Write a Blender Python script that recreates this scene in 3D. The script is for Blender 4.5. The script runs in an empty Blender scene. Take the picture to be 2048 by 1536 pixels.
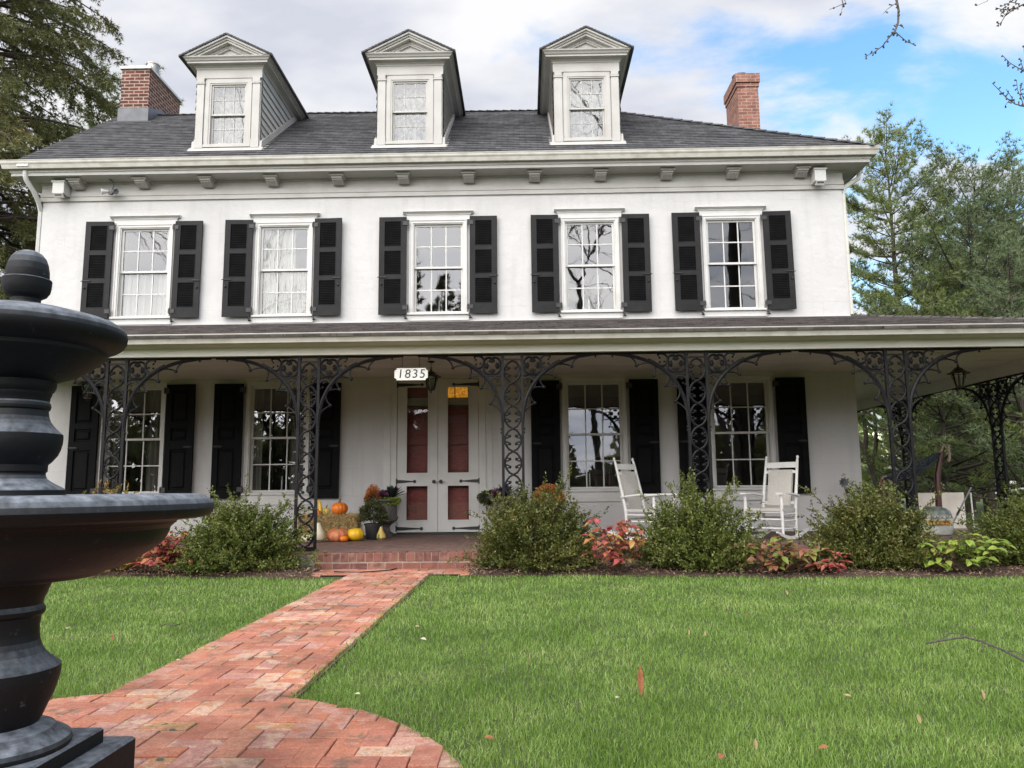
import bpy, math, random
import numpy as np
from mathutils import Vector, Matrix

random.seed(7)
RNG = np.random.default_rng(11)
S = bpy.context.scene
PI = math.pi
R = math.radians

# ------------------------------------------------------------------ camera
CAM_Y, CAM_H = -13.0, 1.0
YAW, PITCH, ROLL, FPX = R(-0.8985), R(7.6947), R(-0.5888), 1540.0
_f = Vector((math.sin(YAW)*math.cos(PITCH), math.cos(YAW)*math.cos(PITCH), math.sin(PITCH)))
_r0 = Vector((math.cos(YAW), -math.sin(YAW), 0))
_u0 = _r0.cross(_f)
_r = _r0*math.cos(ROLL)+_u0*math.sin(ROLL)
_u = _u0*math.cos(ROLL)-_r0*math.sin(ROLL)
cd = bpy.data.cameras.new('camera')
cam = bpy.data.objects.new('camera', cd)
S.collection.objects.link(cam)
M = Matrix((( _r.x, _u.x, -_f.x, 0), (_r.y, _u.y, -_f.y, CAM_Y), (_r.z, _u.z, -_f.z, CAM_H), (0, 0, 0, 1)))
cam.matrix_world = M
cd.sensor_width = 36.0
cd.lens = FPX/2048*36.0
cd.clip_start = 0.05
cd.clip_end = 3000
S.camera = cam

# ------------------------------------------------------------------ world
SUN_EL, SUN_AZ = R(32), R(208)          # azimuth clockwise from +Y
W = bpy.data.worlds.new('World')
S.world = W
W.use_nodes = True
nt = W.node_tree
nt.nodes.clear()
def N(t, kind, **kw):
    n = t.nodes.new(kind)
    for k, v in kw.items():
        setattr(n, k, v)
    return n
wo = N(nt, 'ShaderNodeOutputWorld')
sky = N(nt, 'ShaderNodeTexSky', sky_type='NISHITA', sun_disc=False, sun_elevation=SUN_EL, sun_rotation=SUN_AZ)
sky.air_density = 1.3; sky.dust_density = 0.6; sky.ozone_density = 2.0
bg1 = N(nt, 'ShaderNodeBackground'); bg1.inputs['Strength'].default_value = 0.15
bg2 = N(nt, 'ShaderNodeBackground')
tc = N(nt, 'ShaderNodeTexCoord')
sep = N(nt, 'ShaderNodeSeparateXYZ'); nt.links.new(tc.outputs['Generated'], sep.inputs[0])
zc = N(nt, 'ShaderNodeMath', operation='MAXIMUM'); zc.inputs[1].default_value = 0.02
nt.links.new(sep.outputs['Z'], zc.inputs[0])
za = N(nt, 'ShaderNodeMath', operation='ADD'); za.inputs[1].default_value = 0.22
nt.links.new(zc.outputs[0], za.inputs[0])
comb = N(nt, 'ShaderNodeCombineXYZ')
for ax in 'XY':
    d = N(nt, 'ShaderNodeMath', operation='DIVIDE')
    nt.links.new(sep.outputs[ax], d.inputs[0]); nt.links.new(za.outputs[0], d.inputs[1])
    nt.links.new(d.outputs[0], comb.inputs[ax])
mp = N(nt, 'ShaderNodeMapping')
mp.inputs['Rotation'].default_value = (0, 0, R(35)); mp.inputs['Scale'].default_value = (0.8, 1.35, 1)
mp.inputs['Location'].default_value = (0.35, 1.15, 0)
nt.links.new(comb.outputs[0], mp.inputs[0])
n1 = N(nt, 'ShaderNodeTexNoise'); n1.inputs['Scale'].default_value = 2.9; n1.inputs['Detail'].default_value = 9
n1.inputs['Roughness'].default_value = 0.57; n1.inputs['Distortion'].default_value = 0.25
nt.links.new(mp.outputs[0], n1.inputs['Vector'])
# cloud bank: thick overhead and to the west (left), opening to the north-east
bank = N(nt, 'ShaderNodeVectorMath', operation='DOT_PRODUCT')
bank.inputs[1].default_value = (-0.80, -0.42, 0.44)
nt.links.new(tc.outputs['Generated'], bank.inputs[0])
bm_ = N(nt, 'ShaderNodeMapRange'); bm_.inputs['From Min'].default_value = -0.40; bm_.inputs['From Max'].default_value = -0.06
bm_.inputs['To Min'].default_value = -0.015; bm_.inputs['To Max'].default_value = 0.25
nt.links.new(bank.outputs['Value'], bm_.inputs['Value'])
cv = N(nt, 'ShaderNodeMath', operation='ADD')
nt.links.new(n1.outputs['Fac'], cv.inputs[0]); nt.links.new(bm_.outputs[0], cv.inputs[1])
cr = N(nt, 'ShaderNodeMapRange', interpolation_type='SMOOTHSTEP')
cr.inputs['From Min'].default_value = 0.38; cr.inputs['From Max'].default_value = 0.60
nt.links.new(cv.outputs[0], cr.inputs['Value'])
n2 = N(nt, 'ShaderNodeTexNoise'); n2.inputs['Scale'].default_value = 2.4; n2.inputs['Detail'].default_value = 7
nt.links.new(mp.outputs[0], n2.inputs['Vector'])
cc = N(nt, 'ShaderNodeMixRGB'); cc.inputs[1].default_value = (0.68, 0.71, 0.81, 1); cc.inputs[2].default_value = (1.0, 1.0, 1.02, 1)
cr2 = N(nt, 'ShaderNodeMapRange'); cr2.inputs['From Min'].default_value = 0.40; cr2.inputs['From Max'].default_value = 0.58
nt.links.new(n2.outputs['Fac'], cr2.inputs['Value']); nt.links.new(cr2.outputs[0], cc.inputs[0])
nt.links.new(cc.outputs[0], bg2.inputs['Color']); # cloud glow added low behind the viewer, towards the sun, to fill the porch
gl = N(nt, 'ShaderNodeVectorMath', operation='DOT_PRODUCT'); gl.inputs[1].default_value = (-0.26, -0.93, 0.26)
nt.links.new(tc.outputs['Generated'], gl.inputs[0])
gm = N(nt, 'ShaderNodeMapRange', interpolation_type='SMOOTHSTEP'); gm.inputs['From Min'].default_value = -0.1; gm.inputs['From Max'].default_value = 1.0
gm.inputs['To Min'].default_value = 0.52; gm.inputs['To Max'].default_value = 1.45
nt.links.new(gl.outputs['Value'], gm.inputs['Value']); nt.links.new(gm.outputs[0], bg2.inputs['Strength'])
mx = N(nt, 'ShaderNodeMixShader')
hs = N(nt, 'ShaderNodeHueSaturation'); hs.inputs['Saturation'].default_value = 1.22; hs.inputs['Value'].default_value = 1.0
nt.links.new(sky.outputs[0], hs.inputs['Color']); nt.links.new(hs.outputs[0], bg1.inputs['Color'])
nt.links.new(cr.outputs[0], mx.inputs[0]); nt.links.new(bg1.outputs[0], mx.inputs[1]); nt.links.new(bg2.outputs[0], mx.inputs[2])
nt.links.new(mx.outputs[0], wo.inputs['Surface'])

# ------------------------------------------------------------------ sun
sl = bpy.data.lights.new('sun', 'SUN'); sl.energy = 2.1; sl.angle = R(76); sl.color = (1, 0.95, 0.88)
so = bpy.data.objects.new('sun', sl); S.collection.objects.link(so)
sdir = Vector((math.sin(SUN_AZ)*math.cos(SUN_EL), math.cos(SUN_AZ)*math.cos(SUN_EL), math.sin(SUN_EL)))
so.rotation_euler = sdir.to_track_quat('Z', 'Y').to_euler()

S.view_settings.view_transform = 'Standard'; S.view_settings.look = 'None'
S.view_settings.exposure = 0.93; S.view_settings.gamma = 1
S.render.engine = 'CYCLES'
S.cycles.max_bounces = 7; S.cycles.diffuse_bounces = 4; S.cycles.glossy_bounces = 3
S.cycles.transparent_max_bounces = 12; S.cycles.use_denoising = True
S.cycles.caustics_reflective = False; S.cycles.caustics_refractive = False

# ------------------------------------------------------------------ materials
def pm(name, c1, c2=None, rough=0.6, scale=4.0, detail=5, contrast=(0.35, 0.65), bump=0.0, bscale=None, spec=0.5,
       island=0.0, translucent=0.0, metal=0.0, stretch=None, coord='Object', bdist=0.02):
    m = bpy.data.materials.new(name); m.use_nodes = True
    t = m.node_tree; p = t.nodes['Principled BSDF']
    p.inputs['Roughness'].default_value = rough; p.inputs['Specular IOR Level'].default_value = spec
    p.inputs['Metallic'].default_value = metal
    c2 = c2 or (None if callable(c1) else tuple(v*0.82 for v in c1))
    tcn = N(t, 'ShaderNodeTexCoord'); vec = tcn.outputs[coord]
    if stretch:
        mpn = N(t, 'ShaderNodeMapping'); mpn.inputs['Scale'].default_value = stretch
        t.links.new(vec, mpn.inputs[0]); vec = mpn.outputs[0]
    nz = N(t, 'ShaderNodeTexNoise'); nz.inputs['Scale'].default_value = scale; nz.inputs['Detail'].default_value = detail
    t.links.new(vec, nz.inputs['Vector'])
    mr = N(t, 'ShaderNodeMapRange'); mr.inputs['From Min'].default_value, mr.inputs['From Max'].default_value = contrast
    t.links.new(nz.outputs['Fac'], mr.inputs['Value'])
    fac = mr.outputs[0]
    if island:
        g = N(t, 'ShaderNodeNewGeometry')
        a = N(t, 'ShaderNodeMath', operation='MULTIPLY'); a.inputs[1].default_value = island
        t.links.new(g.outputs['Random Per Island'], a.inputs[0])
        b = N(t, 'ShaderNodeMath', operation='MULTIPLY_ADD'); b.inputs[1].default_value = 1-island
        t.links.new(fac, b.inputs[0]); t.links.new(a.outputs[0], b.inputs[2]); fac = b.outputs[0]
    if callable(c1):
        col = c1(t, fac)
    else:
        mixn = N(t, 'ShaderNodeMixRGB'); mixn.inputs[1].default_value = (*c1, 1); mixn.inputs[2].default_value = (*c2, 1)
        t.links.new(fac, mixn.inputs[0]); col = mixn.outputs[0]
    t.links.new(col, p.inputs['Base Color'])
    if bump:
        nb = N(t, 'ShaderNodeTexNoise'); nb.inputs['Scale'].default_value = bscale or scale*4; nb.inputs['Detail'].default_value = 4
        t.links.new(vec, nb.inputs['Vector'])
        bn = N(t, 'ShaderNodeBump'); bn.inputs['Strength'].default_value = bump; bn.inputs['Distance'].default_value = bdist
        t.links.new(nb.outputs['Fac'], bn.inputs['Height']); t.links.new(bn.outputs[0], p.inputs['Normal'])
    if translucent:
        out = t.nodes['Material Output']
        tr = N(t, 'ShaderNodeBsdfTranslucent'); t.links.new(col, tr.inputs['Color'])
        ms = N(t, 'ShaderNodeMixShader'); ms.inputs[0].default_value = translucent
        t.links.new(p.outputs[0], ms.inputs[1]); t.links.new(tr.outputs[0], ms.inputs[2]); t.links.new(ms.outputs[0], out.inputs['Surface'])
    return m

def ramp(*stops, interp='LINEAR'):
    def f(t, fac):
        r = N(t, 'ShaderNodeValToRGB'); e = r.color_ramp.elements; r.color_ramp.interpolation = interp
        while len(e) < len(stops): e.new(0.5)
        for k, (pos, c) in enumerate(stops):
            e[k].position = pos; e[k].color = (*c, 1)
        t.links.new(fac, r.inputs[0]); return r.outputs[0]
    return f

def brick_mat(name, c1, c2, mortar, bw, bh, ms=0.012, bump=0.5, rough=0.85, stain=None, offset=0.5):
    m = bpy.data.materials.new(name); m.use_nodes = True
    t = m.node_tree; p = t.nodes['Principled BSDF']; p.inputs['Roughness'].default_value = rough
    p.inputs['Specular IOR Level'].default_value = 0.25
    uv = N(t, 'ShaderNodeUVMap')
    nw = N(t, 'ShaderNodeTexNoise'); nw.inputs['Scale'].default_value = 9; t.links.new(uv.outputs[0], nw.inputs['Vector'])
    wob = N(t, 'ShaderNodeMixRGB', blend_type='ADD'); wob.inputs[0].default_value = 0.012
    t.links.new(uv.outputs[0], wob.inputs[1]); t.links.new(nw.outputs['Color'], wob.inputs[2])
    b = N(t, 'ShaderNodeTexBrick'); b.inputs['Scale'].default_value = 1; b.inputs['Brick Width'].default_value = bw
    b.inputs['Row Height'].default_value = bh; b.inputs['Mortar Size'].default_value = ms; b.inputs['Mortar Smooth'].default_value = 0.15
    b.offset = offset
    b.inputs['Color1'].default_value = (*c1, 1); b.inputs['Color2'].default_value = (*c2, 1); b.inputs['Mortar'].default_value = (*mortar, 1)
    t.links.new(wob.outputs[0], b.inputs['Vector'])
    nz = N(t, 'ShaderNodeTexNoise'); nz.inputs['Scale'].default_value = 7; nz.inputs['Detail'].default_value = 6
    t.links.new(uv.outputs[0], nz.inputs['Vector'])
    mul = N(t, 'ShaderNodeMixRGB', blend_type='MULTIPLY'); mul.inputs[0].default_value = 0.75
    rr = N(t, 'ShaderNodeMapRange'); rr.inputs['From Min'].default_value = .3; rr.inputs['From Max'].default_value = .7
    rr.inputs['To Min'].default_value = .55; rr.inputs['To Max'].default_value = 1.2
    t.links.new(nz.outputs['Fac'], rr.inputs['Value'])
    t.links.new(b.outputs['Color'], mul.inputs[1]); t.links.new(rr.outputs[0], mul.inputs[2])
    t.links.new(mul.outputs[0], p.inputs['Base Color'])
    if bump:
        bn = N(t, 'ShaderNodeBump'); bn.inputs['Strength'].default_value = bump; bn.inputs['Distance'].default_value = 0.01; bn.invert = True
        t.links.new(b.outputs['Fac'], bn.inputs['Height']); t.links.new(bn.outputs[0], p.inputs['Normal'])
    return m

def glass_mat(name, base=0.16, tint=(0.9, 0.92, 0.92), wave=0.15):
    m = bpy.data.materials.new(name); m.use_nodes = True
    t = m.node_tree; t.nodes.remove(t.nodes['Principled BSDF']); out = t.nodes['Material Output']
    gl = N(t, 'ShaderNodeBsdfGlossy'); gl.inputs['Roughness'].default_value = 0.015; gl.inputs['Color'].default_value = (0.95, 0.97, 1, 1)
    tr = N(t, 'ShaderNodeBsdfTransparent'); tr.inputs['Color'].default_value = (*tint, 1)
    lw = N(t, 'ShaderNodeFresnel'); lw.inputs['IOR'].default_value = 1.5
    ma = N(t, 'ShaderNodeMath', operation='MULTIPLY_ADD'); ma.inputs[1].default_value = 1.0; ma.inputs[2].default_value = base
    ma.use_clamp = True
    t.links.new(lw.outputs[0], ma.inputs[0])
    ms = N(t, 'ShaderNodeMixShader'); t.links.new(ma.outputs[0], ms.inputs[0])
    t.links.new(tr.outputs[0], ms.inputs[1]); t.links.new(gl.outputs[0], ms.inputs[2]); t.links.new(ms.outputs[0], out.inputs['Surface'])
    if wave:
        tcn = N(t, 'ShaderNodeTexCoord'); nz = N(t, 'ShaderNodeTexNoise'); nz.inputs['Scale'].default_value = 3.0; nz.inputs['Detail'].default_value = 1
        t.links.new(tcn.outputs['Object'], nz.inputs['Vector'])
        bn = N(t, 'ShaderNodeBump'); bn.inputs['Strength'].default_value = wave; bn.inputs['Distance'].default_value = 0.02
        t.links.new(nz.outputs['Fac'], bn.inputs['Height']); t.links.new(bn.outputs[0], gl.inputs['Normal'])
    return m

def mulnode(t, a, b, fac=1.0):
    m = N(t, 'ShaderNodeMixRGB', blend_type='MULTIPLY'); m.inputs[0].default_value = fac
    t.links.new(a, m.inputs[1]); t.links.new(b, m.inputs[2]); return m.outputs[0]
def noise_range(t, vec, scale, lo, hi, o0, o1, detail=6, stretch=None, rough=.55):
    if stretch:
        mpn = N(t, 'ShaderNodeMapping'); mpn.inputs['Scale'].default_value = stretch; t.links.new(vec, mpn.inputs[0]); vec = mpn.outputs[0]
    nz = N(t, 'ShaderNodeTexNoise'); nz.inputs['Scale'].default_value = scale; nz.inputs['Detail'].default_value = detail; nz.inputs['Roughness'].default_value = rough
    t.links.new(vec, nz.inputs['Vector'])
    mr = N(t, 'ShaderNodeMapRange'); mr.inputs['From Min'].default_value = lo; mr.inputs['From Max'].default_value = hi; mr.inputs['To Min'].default_value = o0; mr.inputs['To Max'].default_value = o1
    t.links.new(nz.outputs['Fac'], mr.inputs['Value']); return mr.outputs[0]
def stucco_mat():
    """painted stucco: trowel marks, faint scored courses, patches and rain streaks"""
    m = bpy.data.materials.new('stucco'); m.use_nodes = True
    t = m.node_tree; p = t.nodes['Principled BSDF']; p.inputs['Roughness'].default_value = 0.8; p.inputs['Specular IOR Level'].default_value = 0.2
    tcn = N(t, 'ShaderNodeTexCoord'); vec = tcn.outputs['Object']; uv = N(t, 'ShaderNodeUVMap')
    mixn = N(t, 'ShaderNodeMixRGB'); mixn.inputs[1].default_value = (0.565, 0.557, 0.552, 1); mixn.inputs[2].default_value = (0.49, 0.482, 0.472, 1)
    t.links.new(noise_range(t, vec, .8, .42, .80, 0, .8, 7), mixn.inputs[0])
    col = mulnode(t, mixn.outputs[0], noise_range(t, vec, 1.6, .52, .80, 1.0, .87, 8, (2.6, 1, .28)))
    b = N(t, 'ShaderNodeTexBrick'); b.inputs['Scale'].default_value = 1; b.inputs['Brick Width'].default_value = 1.15; b.inputs['Row Height'].default_value = .46; b.inputs['Mortar Size'].default_value = .006; b.inputs['Mortar Smooth'].default_value = .6
    nw = N(t, 'ShaderNodeTexNoise'); nw.inputs['Scale'].default_value = 3; t.links.new(uv.outputs[0], nw.inputs['Vector'])
    wob = N(t, 'ShaderNodeMixRGB', blend_type='ADD'); wob.inputs[0].default_value = 0.05; t.links.new(uv.outputs[0], wob.inputs[1]); t.links.new(nw.outputs['Color'], wob.inputs[2])
    t.links.new(wob.outputs[0], b.inputs['Vector'])
    ln = N(t, 'ShaderNodeMath', operation='MULTIPLY'); t.links.new(b.outputs['Fac'], ln.inputs[0]); t.links.new(noise_range(t, vec, .9, .45, .65, 0, .16), ln.inputs[1])
    inv = N(t, 'ShaderNodeMath', operation='SUBTRACT'); inv.inputs[0].default_value = 1; t.links.new(ln.outputs[0], inv.inputs[1])
    col = mulnode(t, col, inv.outputs[0])
    t.links.new(col, p.inputs['Base Color'])
    h1 = noise_range(t, vec, 7, .3, .7, 0, 1, 5); h2 = noise_range(t, vec, 2.2, .3, .7, 0, 2.2, 4)
    hh = N(t, 'ShaderNodeMath', operation='ADD'); t.links.new(h1, hh.inputs[0]); t.links.new(h2, hh.inputs[1])
    bn = N(t, 'ShaderNodeBump'); bn.inputs['Strength'].default_value = 0.26; bn.inputs['Distance'].default_value = 0.016
    t.links.new(hh.outputs[0], bn.inputs['Height']); t.links.new(bn.outputs[0], p.inputs['Normal'])
    return m

def dust_sheen_mat(name, base, dust_sheen, rough):  # dusty deposits, plus sky sheen painted into the up-facing faces
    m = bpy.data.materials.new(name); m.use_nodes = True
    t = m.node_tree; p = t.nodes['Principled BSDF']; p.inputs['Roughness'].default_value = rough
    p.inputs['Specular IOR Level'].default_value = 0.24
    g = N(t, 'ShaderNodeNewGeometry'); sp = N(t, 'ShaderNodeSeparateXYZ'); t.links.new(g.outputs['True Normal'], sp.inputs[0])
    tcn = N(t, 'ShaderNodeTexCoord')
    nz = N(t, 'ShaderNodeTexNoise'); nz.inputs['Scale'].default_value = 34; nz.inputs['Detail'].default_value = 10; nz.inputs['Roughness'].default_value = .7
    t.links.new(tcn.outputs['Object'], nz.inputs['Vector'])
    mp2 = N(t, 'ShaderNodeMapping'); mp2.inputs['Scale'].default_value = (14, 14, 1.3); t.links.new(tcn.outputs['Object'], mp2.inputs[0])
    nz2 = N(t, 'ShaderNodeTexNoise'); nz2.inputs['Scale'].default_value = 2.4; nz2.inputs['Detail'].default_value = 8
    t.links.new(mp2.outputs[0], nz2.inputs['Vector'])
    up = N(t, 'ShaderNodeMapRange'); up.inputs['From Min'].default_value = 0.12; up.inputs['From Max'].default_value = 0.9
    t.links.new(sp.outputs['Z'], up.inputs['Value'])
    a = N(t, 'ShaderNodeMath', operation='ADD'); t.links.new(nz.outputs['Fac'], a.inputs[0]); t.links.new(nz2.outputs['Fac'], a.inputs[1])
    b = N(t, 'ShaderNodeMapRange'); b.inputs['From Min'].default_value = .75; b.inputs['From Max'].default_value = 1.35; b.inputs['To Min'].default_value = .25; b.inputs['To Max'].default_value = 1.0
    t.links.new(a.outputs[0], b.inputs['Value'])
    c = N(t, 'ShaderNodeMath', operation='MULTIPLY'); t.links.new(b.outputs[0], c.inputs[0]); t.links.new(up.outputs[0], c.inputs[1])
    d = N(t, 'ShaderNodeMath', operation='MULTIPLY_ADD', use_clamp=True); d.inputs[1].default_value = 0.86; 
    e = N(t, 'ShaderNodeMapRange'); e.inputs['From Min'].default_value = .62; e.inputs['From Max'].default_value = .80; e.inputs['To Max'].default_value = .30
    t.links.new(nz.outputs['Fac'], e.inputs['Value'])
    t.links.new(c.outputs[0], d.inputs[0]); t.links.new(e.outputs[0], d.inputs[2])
    mixn = N(t, 'ShaderNodeMixRGB'); mixn.inputs[1].default_value = (*base, 1); mixn.inputs[2].default_value = (*dust_sheen, 1)
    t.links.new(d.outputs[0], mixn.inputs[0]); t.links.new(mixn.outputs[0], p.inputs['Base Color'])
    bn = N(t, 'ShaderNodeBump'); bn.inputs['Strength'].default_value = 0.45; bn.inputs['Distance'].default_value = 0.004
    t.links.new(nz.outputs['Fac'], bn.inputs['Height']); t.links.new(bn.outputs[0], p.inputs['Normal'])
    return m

MAT = {}
MAT['stucco'] = stucco_mat()
MAT['trim'] = pm('white_paint', (0.575, 0.569, 0.553), (0.48, 0.468, 0.438), rough=0.5, scale=3, detail=9, contrast=(0.45, 0.85), bump=0.08, bscale=60)
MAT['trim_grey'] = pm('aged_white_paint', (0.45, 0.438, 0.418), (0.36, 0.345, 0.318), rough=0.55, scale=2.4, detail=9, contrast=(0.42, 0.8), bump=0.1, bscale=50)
MAT['cream'] = pm('cream_paint', (0.68, 0.665, 0.60), (0.58, 0.56, 0.485), rough=0.5, scale=2.2, detail=8, contrast=(0.45, 0.8), stretch=(1, 1, 6))
MAT['gutter'] = pm('gutter_paint', (0.47, 0.455, 0.41), (0.30, 0.275, 0.215), rough=0.5, scale=2.6, detail=10, contrast=(0.45, 0.85), stretch=(2.2, 1, 3))
MAT['shutter'] = pm('charcoal_paint', (0.0105, 0.0102, 0.011), (0.017, 0.0165, 0.0175), rough=0.55, scale=6, spec=0.2)
MAT['shutter_shaded'] = pm('shaded_charcoal_paint', (0.004, 0.0043, 0.0046), (0.0065, 0.007, 0.0075), rough=0.55, scale=6, spec=0.07)  # lower shutters: the charcoal paint with porch shade put into its colour
MAT['iron'] = pm('black_iron', (0.0055, 0.0053, 0.0065), (0.012, 0.011, 0.0125), rough=0.5, scale=30, bump=0.2, bscale=90, bdist=0.004, spec=0.2)
MAT['black'] = pm('dark_metal', (0.012, 0.012, 0.013), (0.02, 0.02, 0.02), rough=0.45, scale=20)
MAT['glass'] = glass_mat('window_glass', 0.065, wave=0.05)
MAT['glass_low'] = glass_mat('porch_window_glass', 0.10, wave=0.05)
MAT['glass_door'] = glass_mat('storm_door_glass', 0.02, wave=0.03)
MAT['glass_lamp'] = glass_mat('lantern_glass', 0.03, (0.85, 0.8, 0.72), 0)
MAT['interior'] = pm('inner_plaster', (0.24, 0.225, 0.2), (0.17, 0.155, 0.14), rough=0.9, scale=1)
MAT['curtain'] = pm('curtain_cloth', (0.80, 0.78, 0.70), (0.60, 0.58, 0.50), rough=0.9, scale=2, translucent=0.3, stretch=(14, 1, .6))
MAT['lace'] = pm('lace_cloth', (0.42, 0.41, 0.38), (0.10, 0.10, 0.095), rough=0.9, scale=9, detail=9, contrast=(0.42, 0.62), stretch=(1.6, 1, 1))
MAT['shingle'] = brick_mat('roof_shingle', (0.066, 0.066, 0.071), (0.118, 0.118, 0.124), (0.03, 0.031, 0.034), 0.21, 0.14, 0.004, 0.3, 0.9)
MAT['shingle_porch'] = brick_mat('porch_shingle', (0.072, 0.064, 0.062), (0.135, 0.118, 0.115), (0.035, 0.033, 0.033), 0.21, 0.14, 0.004, 0.3, 0.9)
MAT['brick_red'] = brick_mat('chimney_brick', (0.165, 0.056, 0.040), (0.095, 0.036, 0.03), (0.36, 0.285, 0.235), 0.21, 0.075, 0.011, 0.6)
MAT['brick_pink'] = brick_mat('weathered_brick', (0.30, 0.135, 0.10), (0.21, 0.092, 0.07), (0.36, 0.27, 0.22), 0.21, 0.075, 0.008, 0.6)
MAT['brick_floor'] = brick_mat('porch_brick', (0.20, 0.115, 0.095), (0.135, 0.08, 0.068), (0.19, 0.15, 0.125), 0.21, 0.105, 0.009, 0.5)
MAT['lead'] = pm('lead_flashing', (0.13, 0.135, 0.15), (0.09, 0.095, 0.105), rough=0.5, scale=5)
MAT['steel'] = pm('galvanised_steel', (0.42, 0.40, 0.37), (0.28, 0.25, 0.22), rough=0.35, scale=8, metal=0.8)
MAT['stone'] = pm('grey_stone', (0.26, 0.245, 0.22), (0.16, 0.15, 0.13), rough=0.85, scale=9, bump=0.4)
MAT['red_door'] = pm('red_wood', (0.34, 0.040, 0.030), (0.22, 0.025, 0.020), rough=0.4, scale=4, stretch=(3, 1, 12))
MAT['fountain'] = dust_sheen_mat('fountain_iron', (0.0045, 0.005, 0.0065), (0.33, 0.365, 0.42), 0.56)
def path_col(t, fac):
    f = ramp((0.0, (0.38, 0.14, 0.088)), (0.14, (0.47, 0.20, 0.128)), (0.28, (0.40, 0.155, 0.11)), (0.42, (0.51, 0.245, 0.165)), (0.55, (0.44, 0.165, 0.10)),
             (0.65, (0.50, 0.285, 0.22)), (0.74, (0.40, 0.19, 0.16)), (0.82, (0.55, 0.38, 0.275)), (0.885, (0.48, 0.205, 0.108)), (0.92, (0.42, 0.30, 0.14)), (0.945, (0.11, 0.10, 0.085)))
    tcn = N(t, 'ShaderNodeTexCoord'); vec = tcn.outputs['Object']
    c = f(t, fac)
    c = mulnode(t, c, noise_range(t, vec, 2.3, .38, .62, .72, 1.14, 6))
    c = mulnode(t, c, noise_range(t, vec, 120, .35, .65, .80, 1.15, 3))
    soot = noise_range(t, vec, 6.5, .555, .66, 0, .75, 8, None, .7)
    m = N(t, 'ShaderNodeMixRGB'); t.links.new(soot, m.inputs[0]); t.links.new(c, m.inputs[1]); m.inputs[2].default_value = (.13, .115, .085, 1)
    lime = noise_range(t, vec, 9, .62, .76, 0, .42, 8, (1.0, 2.2, 1), .65)
    m2 = N(t, 'ShaderNodeMixRGB'); t.links.new(lime, m2.inputs[0]); t.links.new(m.outputs[0], m2.inputs[1]); m2.inputs[2].default_value = (.60, .50, .42, 1)
    return m2.outputs[0]
MAT['path_brick'] = pm('path_brick', path_col, rough=0.85, scale=16, detail=7, contrast=(0.3, 0.7), island=0.82, bump=0.5, bscale=70, spec=0.2, bdist=0.006)
MAT['edge_brick'] = pm('edge_brick', ramp((0, (0.15, 0.062, 0.048)), (0.4, (0.235, 0.105, 0.08)), (0.7, (0.12, 0.055, 0.048)), (1, (0.32, 0.17, 0.125))), rough=0.85, scale=14, island=0.75, bump=0.5, bscale=70, spec=0.2, bdist=0.006)
MAT['mortar'] = pm('mortar', (0.34, 0.265, 0.215), (0.24, 0.185, 0.15), rough=0.9, scale=12, bump=0.3)
MAT['sand'] = pm('joint_sand', (0.16, 0.10, 0.07), (0.075, 0.07, 0.035), rough=0.95, scale=14, detail=8)
MAT['soil'] = pm('lawn_soil', (0.04, 0.068, 0.014), (0.065, 0.08, 0.024), rough=0.95, scale=3, detail=8)
MAT['field'] = pm('field_grass', (0.07, 0.12, 0.03), (0.12, 0.13, 0.05), rough=0.95, scale=0.4, detail=8)
MAT['mulch'] = pm('mulch', (0.10, 0.058, 0.038), (0.045, 0.028, 0.02), rough=0.95, scale=25, bump=0.8, bscale=60)
MAT['chip'] = pm('mulch_chip', ramp((0, (0.09, 0.052, 0.036)), (0.5, (0.20, 0.125, 0.08)), (0.85, (0.32, 0.22, 0.145)), (1, (0.45, 0.35, 0.25))), rough=0.9, scale=10, island=0.9)
MAT['grass'] = pm('grass_blade', ramp((0, (0.062, 0.120, 0.017)), (0.25, (0.135, 0.242, 0.034)), (0.55, (0.215, 0.345, 0.062)), (0.80, (0.31, 0.440, 0.115)), (0.94, (0.46, 0.51, 0.20)), (1, (0.57, 0.48, 0.27))), rough=0.42, scale=1.6, detail=10, island=0.64, translucent=0.3, spec=0.5, contrast=(0.34, 0.66))
MAT['boxwood'] = pm('boxwood_leaf', ramp((0, (0.038, 0.060, 0.013)), (0.4, (0.112, 0.150, 0.031)), (0.75, (0.200, 0.228, 0.056)), (1, (0.32, 0.28, 0.10))), rough=0.35, scale=3, island=0.75, translucent=0.28, spec=0.42)
MAT['boxwood_olive'] = pm('boxwood_olive_leaf', ramp((0, (0.036, 0.050, 0.012)), (0.4, (0.100, 0.120, 0.026)), (0.75, (0.18, 0.188, 0.048)), (1, (0.33, 0.26, 0.10))), rough=0.35, scale=3, island=0.75, translucent=0.28, spec=0.42)
MAT['orange_shrub'] = pm('autumn_shrub_leaf', ramp((0, (0.07, 0.10, 0.02)), (0.5, (0.26, 0.20, 0.04)), (1, (0.42, 0.17, 0.03))), rough=0.5, scale=3, island=0.8, translucent=0.25)
MAT['hyd_red'] = pm('hydrangea_red', ramp((0, (0.24, 0.03, 0.035)), (0.35, (0.42, 0.085, 0.085)), (0.55, (0.46, 0.16, 0.11)), (0.72, (0.40, 0.15, 0.05)), (0.86, (0.46, 0.38, 0.11)), (1, (0.14, 0.18, 0.035))), rough=0.5, scale=9, island=0.75, translucent=0.25)
MAT['hyd_mix'] = pm('hydrangea_mixed', ramp((0, (0.12, 0.18, 0.03)), (0.35, (0.25, 0.29, 0.055)), (0.6, (0.22, 0.10, 0.055)), (0.85, (0.30, 0.12, 0.075)), (1, (0.24, 0.06, 0.05))), rough=0.5, scale=9, island=0.8, translucent=0.25)
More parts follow.
